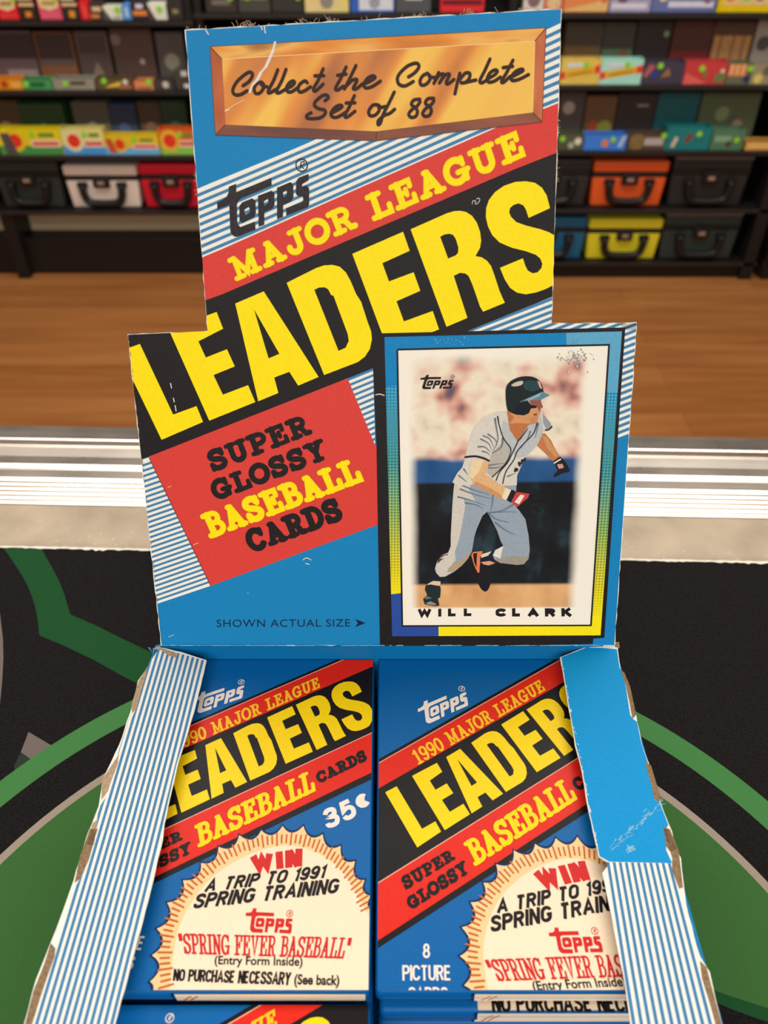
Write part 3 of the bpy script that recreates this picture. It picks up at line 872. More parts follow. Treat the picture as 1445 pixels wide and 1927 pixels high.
    def gold(name, stops, rot, sc_):
        m, nt, bs = node_mat(name, 0.5, 0.12)
        tc = N(nt, 'ShaderNodeTexCoord'); mp = N(nt, 'ShaderNodeMapping')
        mp.vector_type = 'TEXTURE'; mp.inputs['Rotation'].default_value = (0, 0, rot); mp.inputs['Scale'].default_value = tuple(1 / v for v in sc_)
        nt.links.new(tc.outputs['Object'], mp.inputs['Vector'])
        no = N(nt, 'ShaderNodeTexNoise'); no.inputs['Scale'].default_value = 1.0; no.inputs['Detail'].default_value = 2.0
        nt.links.new(mp.outputs[0], no.inputs['Vector'])
        nt.links.new(ramp(nt, stops, no.outputs['Fac']), bs.inputs['Base Color'])
        return m
    face = gold('gold_plaque_face', [(0.30, (178, 112, 72)), (0.42, (226, 146, 72)), (0.52, (242, 196, 92)), (0.64, (240, 186, 90)), (0.74, (228, 140, 72))], math.radians(56), (14, 80, 1))
    topm = gold('gold_plaque_top', [(0.3, (196, 120, 60)), (0.45, (226, 142, 62)), (0.6, (236, 180, 96)), (0.72, (160, 110, 66))], 0, (50, 200, 1))
    botm = gold('gold_plaque_bottom', [(0.35, (112, 72, 62)), (0.6, (150, 92, 70)), (0.75, (196, 120, 84))], 0, (40, 160, 1))
    sidem = gold('gold_plaque_side', [(0.35, (176, 92, 58)), (0.6, (204, 120, 76)), (0.75, (150, 84, 60))], 0, (160, 60, 1))
    oTL, oTR, oBR, oBM, oBL = H([(395.6, 88.4), (1027, 53), (1019.5, 229.9), (707.8, 265.2), (405.7, 254)])
    iTL, iTR, iBR, iBM, iBL = H([(418.3, 112), (1005.8, 78.3), (1001.8, 212.2), (707.8, 247.5), (424.9, 234.9)])
    pa.poly([oTL, oTR, iTR, iTL], topm, b0)
    pa.poly([oTR, oBR, iBR, iTR], sidem, b0)
    pa.poly([oBR, oBM, iBM, iBR], botm, b0)
    pa.poly([oBM, oBL, iBL, iBM], botm, b0)
    pa.poly([oBL, oTL, iTL, iBL], sidem, b0)
    pa.poly([iTL, iTR, iBR, iBM, iBL], face, b0)
    for seg in ([oTL, oTR, oBR, oBM, oBL, oTL],):
        pa.ribbon(seg, 0.00012, brown, b0 + 2e-5, cap='flat')
    for seg in ([oBM, iBM], [oTR, iTR], [oBR, iBR], [oTL, iTL], [oBL, iBL]):
        pa.ribbon(seg, 0.0002, brown, b0 + 3e-5, cap='flat')
    pa.ribbon([iTL, iTR, iBR], 0.00012, ink('gold_glint', (250, 214, 150)), b0 + 2e-5, cap='flat')
    dk = ink('print_dark_brown', (52, 32, 26), 0.1)
    S3 = [[(170, 325), (215, 295), (245, 255), (250, 225), (225, 210), (180, 235), (120, 290), (88, 345), (85, 380), (105, 402), (150, 400), (205, 368)],
          [(325, 295), (285, 310), (265, 350), (275, 388), (310, 388), (342, 350), (345, 315), (325, 295), (335, 325), (375, 335)],
          [(465, 190), (430, 280), (385, 370), (400, 385), (450, 355)], [(535, 187), (500, 280), (455, 370), (475, 386), (530, 355)],
          [(535, 350), (580, 330), (607, 300), (595, 285), (565, 300), (540, 340), (550, 375), (585, 375), (628, 345)],
          [(715, 300), (695, 285), (655, 310), (637, 350), (652, 378), (690, 370), (742, 335)],
          [(850, 182), (805, 285), (768, 350), (785, 370), (850, 312)], [(780, 242), (855, 240)],
          [(1045, 167), (995, 270), (955, 345), (972, 362), (1020, 330)], [(972, 237), (1045, 226)],
          [(1128, 155), (1075, 265), (1030, 352)], [(1040, 335), (1090, 285), (1128, 270), (1135, 288), (1105, 345), (1130, 352), (1182, 310)],
          [(1192, 312), (1255, 283), (1290, 255), (1270, 241), (1225, 265), (1195, 315), (1215, 345), (1270, 330), (1335, 287)],
          [(865, 452), (893, 428), (880, 405), (840, 412), (785, 460), (778, 495), (812, 520), (860, 532), (868, 560), (830, 595), (765, 605), (715, 600), (712, 577), (748, 555)],
          [(915, 560), (975, 530), (1010, 502), (990, 490), (945, 515), (917, 560), (930, 590), (975, 590), (1042, 550)],
          [(1115, 410), (1072, 505), (1035, 575), (1052, 592), (1120, 542)], [(1045, 472), (1120, 470)],
          [(1312, 487), (1270, 492), (1237, 540), (1247, 578), (1290, 575), (1325, 535), (1318, 492), (1340, 508), (1375, 502)]]
    S4 = [[(188, 425), (150, 505), (92, 620), (72, 685), (52, 700), (55, 665), (105, 622), (150, 605), (192, 570)],
          [(405, 485), (355, 492), (335, 530), (372, 560), (385, 595), (368, 632), (330, 638), (312, 610), (340, 572), (385, 540), (408, 505)],
          [(522, 477), (473, 482), (453, 520), (490, 550), (503, 585), (486, 622), (448, 630), (430, 602), (458, 562), (503, 530), (525, 497)],
          [(310, 295), (360, 262), (395, 218), (392, 188), (362, 180), (300, 205), (240, 260), (215, 310), (230, 358), (280, 372), (350, 335)],
          [(470, 265), (430, 287), (407, 330), (420, 365), (460, 357), (492, 315), (482, 277), (500, 298), (530, 300)],
          [(565, 260), (525, 350)], [(532, 335), (570, 282), (600, 270), (605, 287), (572, 347)], [(578, 337), (620, 282), (650, 270), (655, 287), (630, 338), (645, 355), (695, 318)],
          [(745, 265), (725, 340), (703, 438)], [(745, 318), (790, 265), (828, 266), (824, 308), (790, 343), (755, 345)], [(790, 343), (880, 322)],
          [(1000, 145), (955, 245), (915, 325), (932, 346), (978, 318)],
          [(980, 312), (1040, 278), (1062, 248), (1042, 237), (1000, 262), (977, 310), (992, 340), (1040, 330), (1088, 297)],
          [(1195, 155), (1140, 262), (1100, 328), (1115, 342), (1170, 292)], [(1112, 217), (1192, 206)],
          [(1180, 297), (1238, 268), (1280, 242), (1265, 230), (1215, 252), (1180, 297), (1192, 326), (1250, 315), (1327, 276)]]
    k = 0
    for Z, SS in ((ZP3, S3), (ZP4, S4)):
        for pts in SS:
            pa.ribbon(H(smooth(Z(pts), 6) if len(pts) > 2 else Z(pts)), 0.00070, dk, b0 + 4e-5 + (k % 3) * 9e-6)
            k += 1
    crease = ZA([(352, 160), (345, 190), (330, 225), (318, 250), (300, 272), (285, 300), (268, 318), (258, 345)])
    for i in range(len(crease) - 1):
        pa.ribbon(H([crease[i], crease[i + 1]]), rnd.uniform(.0002, .0006), wh, b0 + 9e-5)
    crease = ZA([(240, 372), (215, 385), (195, 395), (180, 408), (168, 414)])
    for i in range(len(crease) - 1):
        pa.ribbon(H([crease[i], crease[i + 1]]), rnd.uniform(.0001, .0003), ink('gold_glint', (250, 214, 150)), b0 + 9e-5)
    pa.build('printed_plaque', panel)
    # ---- lettering
    lo_ = Ink(CL)
    logo(lo_, *H(Z3([LT, LS, LB])), ink('logo_black', (40, 36, 38), 0.25), 5 * u)
    lo_.build('logo_print', panel)
    tl = Ink(CL)
    for i, (p, hs) in enumerate(LEAD.values()):
        tl.poly(H(p), YEL, 4 * u + 1e-6 * i, [H(q) for q in hs])
    tl.build('title_lettering', panel)
    bl = Ink(CL)
    oc = (ink('print_orange_edge', (232, 150, 30)), 0.00022)
    slab(bl, 'MAJOR', H(ZB([(205, 515), (662, 310), (627, 222), (172, 432)])), YEL, 4 * u, 0.225, 0.06, oc)
    slab(bl, 'LEAGUE', H(Z5([(95, 820), (1362, 277), (1292, 62), (22, 612)])), YEL, 4 * u, 0.225, 0.06, oc)
    bl.build('banner_lettering', panel)
    sl = Ink(CL)
    slab(sl, 'SUPER', H(Z7([(203, 670), (1180, 285), (1102, 95), (126, 472)])), BLACK, 4 * u, 0.25, 0.03)
    slab(sl, 'GLOSSY', H(Z7([(236, 945), (1345, 525), (1268, 330), (165, 760)])), BLACK, 4 * u, 0.25, 0.03)
    slab(sl, 'BASEBALL', H(Z8([(108, 674), (1300, 225), (1222, 43), (28, 490)])), YEL, 4 * u, 0.225, 0.05, oc)
    slab(sl, 'CARDS', H(Z8([(430, 788), (1150, 522), (1080, 350), (358, 622)])), BLACK, 4 * u, 0.25, 0.04)
    sl.build('slogan_lettering', panel)
    cp = Ink(CL)
    navy = ink('caption_navy', (10, 30, 62))
    sans(cp, 'SHOWN ACTUAL SIZE', H(ZD([(475, 1023), (1230, 1020), (1230, 978), (475, 981)])), navy, 3 * u, -0.004, 1.1)
    cp.poly(H(ZD([(1260, 978), (1317, 1000), (1260, 1022), (1275, 1000)])), navy, 3 * u)
    cp.build('caption_lettering', panel)
    build_card(panel, CL, 7 * u)

def build_card(panel, CL, b0):
    """the card pictured on the header: flat print with its own coloured border and a running ball player"""
    a = Ink(CL); u = 3e-5
    O = H([(723.4, 634.2), (1169.6, 623.4), (1129.3, 1194.5), (737.8, 1196.3)])      # TL TR BR BL
    I = H([(747.5, 657.6), (1145.2, 648.6), (1111.3, 1175.8), (756.9, 1176.9)])
    def L(p, q, t): return (p[0] + (q[0] - p[0]) * t, p[1] + (q[1] - p[1]) * t)
    dotm, nt, bs = node_mat('halftone_strip', 0.5, 0.12)
    tc = N(nt, 'ShaderNodeTexCoord'); sx = N(nt, 'ShaderNodeSeparateXYZ'); nt.links.new(tc.outputs['UV'], sx.inputs[0])
    base = ramp(nt, [(0.0, (14, 128, 180)), (0.35, (86, 168, 150)), (0.6, (168, 196, 90)), (0.85, (232, 222, 30)), (1, (240, 226, 20))], sx.outputs['Y'])
    dcol = ramp(nt, [(0.0, (84, 180, 210)), (0.35, (30, 110, 140)), (0.6, (84, 136, 96)), (0.85, (176, 168, 40)), (1, (240, 226, 20))], sx.outputs['Y'])
    k = 2 * math.pi / 0.00150
    tco = N(nt, 'ShaderNodeSeparateXYZ'); nt.links.new(tc.outputs['Object'], tco.inputs[0])
    s1 = math_(nt, 'SINE', math_(nt, 'MULTIPLY', math_(nt, 'ADD', tco.outputs['X'], tco.outputs['Y']), k))
    s2 = math_(nt, 'SINE', math_(nt, 'MULTIPLY', math_(nt, 'SUBTRACT', tco.outputs['X'], tco.outputs['Y']), k))
    d = math_(nt, 'GREATER_THAN', math_(nt, 'MULTIPLY', s1, s2), 0.05)
    nt.links.new(mix(nt, d, base, dcol), bs.inputs['Base Color'])
    CB = ink('card_blue', (0, 130, 194)); LBL = ink('card_light_blue', (92, 168, 206)); CY = ink('card_yellow', (246, 230, 10), 0.03); NV = ink('card_navy', (38, 76, 160))
    W_ = ink('card_white', (244, 240, 226), 0.02)
    # border pieces
    a.poly([O[0], O[1], I[1], I[0]], CB, b0)
    tA = L(O[0], O[1], .765); tB = L(I[0], I[1], .8)
    a.poly([tA, O[1], I[1], tB], LBL, b0 + u)
    a.poly([O[0], I[0], I[3], O[3]], CB, b0)
    lt, lb, lti, lbi = .150, .8448, .118, .869
    a.face([(*p, b0 + u) for p in (L(O[0], O[3], lb), L(I[0], I[3], lbi), L(I[0], I[3], lti), L(O[0], O[3], lt))], dotm, [(0, 1), (1, 1), (1, 0), (0, 0)])
    a.poly([L(O[0], O[3], lb), L(I[0], I[3], lbi), I[3], O[3]], NV, b0 + u)
    a.poly([O[1], I[1], I[2], O[2]], LBL, b0)
    rt_, rb, rti, rbi = .183, .93, .150, .96
    a.face([(*p, b0 + u) for p in (L(I[1], I[2], rbi), L(O[1], O[2], rb), L(O[1], O[2], rt_), L(I[1], I[2], rti))], dotm, [(0, 1), (1, 1), (1, 0), (0, 0)])
    a.poly([L(I[1], I[2], rbi), L(O[1], O[2], rb), O[2], I[2]], CY, b0 + u)
    a.poly([O[3], I[3], I[2], O[2]], CY, b0 + u)
    nA = L(O[3], O[2], .223); nB = L(I[3], I[2], .192)
    a.poly([O[3], I[3], nB, nA], NV, b0 + 2 * u)
    a.ribbon(I + [I[0]], 0.00042, BLACK, b0 + 3 * u, cap='flat')
    # photo background
    m, nt, bs = node_mat('card_photo_background', 0.5, 0.1)
    tc = N(nt, 'ShaderNodeTexCoord'); sx = N(nt, 'ShaderNodeSeparateXYZ'); nt.links.new(tc.outputs['UV'], sx.inputs[0])
    X, Y = sx.outputs['X'], sx.outputs['Y']
    mp = N(nt, 'ShaderNodeMapping'); mp.inputs['Scale'].default_value = (4.6, 6.6, 1); nt.links.new(tc.outputs['UV'], mp.inputs['Vector'])
    no = N(nt, 'ShaderNodeTexNoise'); no.inputs['Scale'].default_value = 1.15; no.inputs['Detail'].default_value = 2.2; nt.links.new(mp.outputs[0], no.inputs['Vector'])
    crowd = ramp(nt, [(0.25, (48, 76, 120)), (0.31, (140, 104, 104)), (0.37, (206, 150, 134)), (0.45, (230, 200, 180)), (0.54, (238, 228, 206)), (0.66, (228, 216, 192)), (0.74, (184, 176, 164))], no.outputs['Fac'])
    no3 = N(nt, 'ShaderNodeTexNoise'); no3.inputs['Scale'].default_value = 5.0; no3.inputs['Detail'].default_value = 3; nt.links.new(tc.outputs['UV'], no3.inputs['Vector'])
    blue = ramp(nt, [(0.3, (24, 70, 122)), (0.7, (46, 96, 150))], no3.outputs['Fac'])
    dug = ramp(nt, [(0.40, (20, 19, 23)), (0.55, (24, 30, 35)), (0.7, (44, 68, 78))], no3.outputs['Fac'])
    dirt = ramp(nt, [(0.3, (198, 142, 92)), (0.6, (226, 180, 124)), (0.75, (232, 196, 146))], no3.outputs['Fac'])
    white = (244, 240, 226)
    wob = math_(nt, 'MULTIPLY', math_(nt, 'SUBTRACT', no3.outputs['Fac'], 0.5), 0.03)
    Yw = math_(nt, 'ADD', Y, wob)
    c = mix(nt, sstep(nt, Yw, 0.615, 0.645), blue, crowd)
    c = mix(nt, sstep(nt, Y, 0.535, 0.550), dug, c)
    c = mix(nt, sstep(nt, Y, 0.155, 0.170), dirt, c)
    Xw = math_(nt, 'ADD', X, wob)
    f = math_(nt, 'MULTIPLY', sstep(nt, Xw, 0.04, 0.10), sstep(nt, Xw, 0.92, 0.855))
    f = math_(nt, 'MULTIPLY', f, math_(nt, 'MULTIPLY', sstep(nt, Yw, 0.985, 0.93), sstep(nt, Y, 0.066, 0.078)))
    nt.links.new(mix(nt, f, white, c), bs.inputs['Base Color'])
    # grid the picture so the mapping stays even
    n = 12
    for i in range(n):
        for j in range(n):
            q, uv = [], []
            for du, dv in ((0, 0), (1, 0), (1, 1), (0, 1)):
                s_, t_ = (i + du) / n, (j + dv) / n
                q.append((*L(L(I[3], I[2], s_), L(I[0], I[1], s_), t_), b0)); uv.append((s_, t_))
            a.face(q, m, uv)
    hh = [b0 + 2 * u]
    def P(Z, pts, c, name, sm=0, step=True):
        z = Z(pts)
        if sm: z = smooth(z, sm, True)
        a.poly(H(z), ink(name, c, 0.06), hh[0])
        hh[0] += 3.0e-6
    def K(Z, pts, wd, c, name, w2=None):
        a.ribbon(H(smooth(Z(pts), 4) if len(pts) > 2 else Z(pts)), wd, ink(name, c, 0.06), hh[0], w2=w2)
        hh[0] += 3.0e-6
    jersey, jsh, jdk = (212, 208, 198), (158, 166, 172), (108, 116, 124)
    pant, plt, pdk = (148, 164, 178), (206, 202, 192), (96, 116, 134)
    skin, ssh, sdk = (222, 178, 128), (190, 122, 74), (120, 66, 52)
    blk, nav, org = (22, 24, 28), (20, 26, 46), (226, 126, 76)
    # far arm
    P(ZF, [(905, 520), (945, 520), (990, 575), (1020, 640), (1052, 690), (1000, 722), (940, 660), (880, 605)], ssh, 'card_skin_shade')
    P(ZF, [(925, 540), (955, 545), (1000, 615), (1035, 680), (1018, 690), (960, 630)], (206, 146, 98), 'card_skin_mid')
    P(ZF, [(1000, 722), (1052, 688), (1085, 715), (1125, 785), (1118, 800), (1075, 808), (1010, 840), (1005, 825), (1035, 790), (1020, 755)], blk, 'card_black')
    P(ZF, [(1030, 745), (1070, 740), (1080, 768), (1045, 778)], (206, 150, 140), 'card_pink')
    K(ZF, [(1010, 735), (1055, 708)], 0.00035, (226, 220, 216), 'card_wristband')
    # legs
    P(ZP2, [(180, 1110), (240, 1200), (305, 1225), (280, 1258), (160, 1262), (80, 1305), (70, 1290), (110, 1230), (170, 1180)], nav, 'card_navy_black', 2)
    P(ZP2, [(95, 1300), (160, 1262), (255, 1268), (250, 1320), (120, 1340)], (222, 196, 160), 'card_ankle')
    P(ZP2, [(70, 1320), (130, 1305), (250, 1325), (258, 1370), (250, 1465), (222, 1480), (240, 1565), (190, 1575), (60, 1552), (38, 1490), (90, 1435), (60, 1372)], (28, 42, 44), 'card_shoe')
    P(ZP2, [(75, 1535), (130, 1512), (205, 1548), (190, 1562), (90, 1552)], (132, 142, 140), 'card_shoe_shine')
    P(ZP2, [(45, 1470), (95, 1450), (150, 1475), (80, 1490)], (96, 110, 110), 'card_shoe_shine2')
    P(ZP2, [(745, 985), (890, 885), (925, 965), (940, 1035), (770, 1025)], nav, 'card_navy_black')
    P(ZP2, [(752, 935), (885, 895), (840, 950), (755, 978)], (220, 210, 186), 'card_sock_white')
    P(ZP2, [(750, 1030), (860, 1015), (930, 1040), (850, 1070), (790, 1060)], (214, 160, 124), 'card_ankle2')
    P(ZP2, [(632, 940), (655, 905), (770, 892), (770, 935), (742, 960), (742, 1080), (772, 1150), (712, 1160), (665, 1060)], org, 'card_orange', 1)
    P(ZP2, [(655, 925), (705, 915), (700, 985), (700, 1100), (668, 1030)], blk, 'card_black')
    P(ZP2, [(740, 1060), (800, 1090), (900, 1095), (905, 1175), (868, 1190), (872, 1290), (838, 1375), (795, 1393), (742, 1345), (706, 1240), (735, 1150)], (22, 22, 28), 'card_shoe2', 2)
    # trousers
    pl = [(470, -60), (435, 0), (415, 130), (400, 330), (380, 700), (380, 830), (350, 910), (260, 950), (215, 1010), (185, 1110), (200, 1160), (245, 1212), (310, 1210), (420, 1150), (520, 1070), (590, 990), (640, 900), (670, 720), (700, 620), (770, 460), (830, 405), (880, 500), (950, 640), (1000, 780), (1030, 830), (930, 880), (895, 940), (920, 1000), (990, 1040), (1200, 1065), (1280, 1055), (1340, 990), (1355, 870), (1340, 700), (1300, 500), (1230, 400), (1180, 340), (1185, 200), (1190, 60), (1050, -60), (800, -100)]
    P(ZP2, pl, pant, 'card_trouser')
    P(ZP2, [(470, -60), (435, 0), (415, 130), (400, 330), (380, 700), (380, 830), (350, 910), (260, 950), (215, 1010), (185, 1110), (200, 1160), (245, 1212), (310, 1205), (400, 1150), (340, 1120), (440, 1010), (430, 900), (480, 760), (520, 560), (560, 330), (540, 250), (700, 300), (600, 130), (640, 60), (600, -60)], plt, 'card_trouser_light')
    P(ZP2, [(215, 1010), (260, 950), (345, 925), (330, 970), (270, 1000), (215, 1050)], (92, 62, 60), 'card_knee_dark', 1)
    P(ZP2, [(240, 985), (320, 940), (420, 1015), (395, 1030), (310, 985)], plt, 'card_trouser_light')
    P(ZP2, [(420, 1150), (520, 1070), (590, 990), (640, 900), (600, 930), (500, 1010), (400, 1050), (330, 1150)], (176, 158, 130), 'card_trouser_dust')
    P(ZP2, [(905, 950), (930, 880), (1030, 828), (1010, 900), (992, 985)], (228, 222, 210), 'card_trouser_hem')
    P(ZP2, [(920, 1000), (1100, 960), (1330, 960), (1340, 990), (1280, 1055), (1200, 1065), (990, 1040)], (160, 150, 138), 'card_trouser_dust2')
    for pts in ([(470, 60), (640, 130), (860, 200)], [(500, 130), (660, 190), (880, 250)], [(470, 225), (640, 270), (800, 330)], [(560, 300), (680, 320), (780, 370)], [(900, 210), (890, 320), (870, 400)], [(1150, 320), (1020, 390), (900, 410)], [(840, 420), (1000, 410), (1200, 410)], [(930, 540), (1060, 640), (1180, 690)], [(850, 430), (940, 500), (1100, 540)]):
        K(ZP2, pts, 0.00042, pdk, 'card_trouser_fold', 0.00012)
    # shirt
    sh = [(610, 545), (520, 550), (430, 570), (330, 620), (250, 690), (180, 800), (140, 930), (100, 1090), (95, 1130), (60, 1240), (0, 1310), (-60, 1420), (0, 1470), (200, 1445), (480, 1470), (735, 1460), (738, 1340), (800, 1200), (850, 1110), (950, 1020), (1010, 920), (1060, 800), (1110, 785), (1165, 735), (1150, 690), (1085, 610), (1030, 545), (990, 690), (880, 715), (745, 920), (650, 780), (640, 700)]
    P(ZP1, sh, jersey, 'card_shirt')
    P(ZP1, [(560, 660), (640, 700), (650, 780), (745, 920), (880, 720), (985, 690), (1030, 560), (1060, 800), (1010, 920), (940, 1010), (850, 1100), (740, 1130), (640, 1000), (560, 880), (545, 760)], (184, 190, 194), 'card_shirt_mid')
    P(ZP1, [(420, 1060), (530, 960), (580, 900), (655, 1000), (640, 1100), (560, 1240), (430, 1360), (350, 1290), (390, 1180)], (182, 178, 168), 'card_shirt_warm')
    P(ZP1, [(1050, 570), (1085, 610), (1150, 690), (1165, 735), (1100, 770), (1060, 700)], (150, 156, 160), 'card_shirt_dark')
    for pts, w0 in (([(465, 640), (480, 740), (500, 900), (440, 1040)], .0005), ([(500, 620), (520, 720)], .0004), ([(320, 850), (400, 890), (450, 990)], .0004), ([(380, 830), (470, 900), (490, 970)], .0004), ([(260, 985), (340, 990), (410, 1050)], .00045), ([(290, 890), (380, 940), (425, 1020)], .0004), ([(310, 1040), (370, 1060), (400, 1090)], .0004), ([(560, 880), (540, 990), (430, 1065)], .00055), ([(380, 1215), (480, 1200), (570, 1190)], .0004), ([(370, 1245), (470, 1245), (560, 1230)], .0004), ([(620, 1350), (720, 1310)], .0004), ([(80, 1260), (130, 1330)], .0004), ([(20, 1340), (120, 1420)], .0004), ([(900, 800), (860, 900), (780, 1000)], .0004), ([(1000, 700), (960, 880)], .0004)):
        K(ZP1, pts, w0, jdk, 'card_shirt_fold', w0 * .3)
    for pts in ([(495, 610), (520, 730), (570, 880), (655, 1000), (648, 1090), (580, 1210), (430, 1360)], [(985, 690), (940, 820), (835, 930), (740, 1040), (695, 1150), (600, 1290), (560, 1440)], [(745, 925), (690, 1040), (620, 1180), (520, 1300), (480, 1400)]):
        K(ZP1, pts, 0.00028, (34, 40, 42), 'card_piping')
    K(ZP1, [(102, 1112), (220, 1102), (330, 1128), (390, 1158)], 0.0005, (44, 26, 40), 'card_cuff')
    K(ZP1, [(1090, 780), (1130, 770), (1165, 738)], 0.0004, (44, 40, 44), 'card_cuff2')
    for pts in ([(800, 1150), (790, 1190)], [(760, 1180), (770, 1215)], [(720, 1255), (712, 1285)], [(740, 1262), (735, 1275)], [(835, 1130), (820, 1160)]):
        K(ZP1, pts, 0.00055, (44, 30, 40), 'card_script')
    # near arm
    P(ZF, [(412, 718), (470, 705), (535, 722), (530, 775), (508, 812), (600, 880), (705, 930), (640, 1002), (540, 950), (425, 888), (400, 830), (400, 770)], skin, 'card_skin')
    P(ZF, [(425, 888), (540, 950), (640, 1002), (655, 985), (560, 920), (440, 865)], (204, 146, 98), 'card_skin_mid')
    P(ZF, [(412, 718), (470, 705), (500, 714), (470, 790), (420, 850), (400, 830), (400, 770)], (232, 210, 168), 'card_skin_light')
    P(ZF, [(655, 912), (702, 930), (662, 1004), (630, 985)], (228, 220, 190), 'card_band')
    P(ZF, [(700, 925), (738, 942), (700, 1022), (664, 1002)], (30, 20, 34), 'card_band_dark')
    P(ZF, [(735, 942), (830, 955), (820, 985), (742, 1052), (698, 1015)], (196, 66, 62), 'card_glove_red')
    P(ZF, [(765, 962), (795, 968), (755, 1032), (722, 1015)], (240, 222, 214), 'card_glove_white')
    for pts, w0 in (([(800, 1020), (860, 980), (925, 955)], .0011), ([(800, 1030), (880, 1015), (930, 1025)], .0011), ([(790, 1045), (850, 1060), (905, 1085)], .001), ([(780, 1055), (820, 1090), (845, 1112)], .001), ([(770, 1060), (800, 1100)], .0014)):
        K(ZF, pts, w0, (16, 18, 20), 'card_glove_black', w0 * .6)
    # head
    P(ZP1, [(612, 545), (690, 560), (870, 600), (985, 690), (880, 715), (820, 790), (745, 915), (650, 780), (635, 700)], (188, 114, 66), 'card_neck')
    P(ZP1, [(640, 560), (760, 600), (870, 640), (870, 700), (760, 690), (640, 700), (700, 620)], (216, 150, 98), 'card_neck_light')
    P(ZP1, [(735, 912), (770, 880), (880, 735), (860, 780), (790, 880), (752, 920)], (40, 24, 26), 'card_collar_dark')
    P(ZP1, [(690, 560), (880, 560), (890, 410), (1030, 405), (1035, 440), (1055, 490), (1050, 503), (1028, 508), (1022, 545), (1008, 575), (1002, 600), (985, 685), (900, 702), (760, 645)], (208, 150, 100), 'card_face')
    P(ZP1, [(890, 410), (1030, 405), (1035, 440), (1055, 490), (1050, 503), (1028, 508), (1015, 560), (985, 500), (905, 480)], (146, 84, 74), 'card_face_shade')
    P(ZP1, [(935, 580), (985, 572), (982, 595), (945, 600)], (128, 54, 46), 'card_mouth')
    P(ZP1, [(900, 625), (985, 600), (985, 685), (900, 702)], (196, 136, 92), 'card_jaw')
    P(ZP1, [(600, 260), (640, 190), (720, 140), (820, 115), (920, 120), (990, 150), (1040, 210), (1060, 290), (1050, 315), (880, 385), (775, 430), (745, 480), (760, 540), (740, 590), (650, 555), (615, 520), (597, 390)], (18, 32, 34), 'card_helmet', 3)
    P(ZP1, [(820, 190), (900, 165), (985, 185), (1015, 270), (930, 300), (830, 270)], (34, 66, 72), 'card_helmet_sheen', 3)
    P(ZP1, [(665, 220), (740, 180), (810, 175), (790, 222), (700, 240)], (202, 192, 172), 'card_helmet_glint', 3)
    P(ZP1, [(985, 165), (1022, 190), (1045, 270), (1022, 262), (1000, 215)], (226, 170, 146), 'card_helmet_patch')
    P(ZP1, [(770, 428), (880, 378), (1045, 305), (1145, 345), (1062, 388), (1030, 405), (880, 412)], (92, 136, 150), 'card_brim')
    P(ZP1, [(830, 405), (890, 385), (1040, 312), (1010, 360), (900, 408)], (146, 178, 184), 'card_brim_light')
    P(ZP1, [(748, 445), (800, 425), (870, 418), (905, 468), (980, 480), (972, 505), (908, 512), (882, 570), (820, 597), (740, 588), (700, 560)], (14, 18, 34), 'card_earflap')
    # name and logo
    t = b0 + 2 * u
    grot(a, 'WILL', H(ZE([(232, 1556), (532, 1552), (532, 1512), (232, 1514)])), BLACK, t, 0.40, 0.35)
    grot(a, 'CLARK', H(ZE([(640, 1555), (1052, 1553), (1050, 1510), (640, 1511)])), BLACK, t, 0.40, 0.28)
    logo(a, *H(ZE([(253, 312), (428, 318), (268, 366)])), BLACK, t)
    # scuffed patch at the top right
    rnd = random.Random(2)
    for i in range(70):
        p = ZE([(rnd.gauss(1060, 40), rnd.gauss(205, 28))])[0]
        l = rnd.uniform(.5, 3)
        a.ribbon(H([p, (p[0] + l * rnd.uniform(-1, 1), p[1] + l)]), rnd.uniform(.0001, .0003), ink(*rnd.choice([('scuff_teal', (120, 168, 170)), ('scuff_grey', (150, 146, 138)), ('worn_paper', (226, 222, 214))])), hh[0])
    for i in range(30):
        p = ZE([(rnd.choice([350, 390, 480, 1050]) + rnd.gauss(0, 22), rnd.gauss(112, 12))])[0]
        l = rnd.uniform(.5, 3)
        a.ribbon(H([p, (p[0] + l * rnd.uniform(-1, 1), p[1] + l)]), rnd.uniform(.0001, .0003), ink('card_light_blue', (92, 168, 206)), hh[0])
    a.build('printed_card', panel)
build_header()
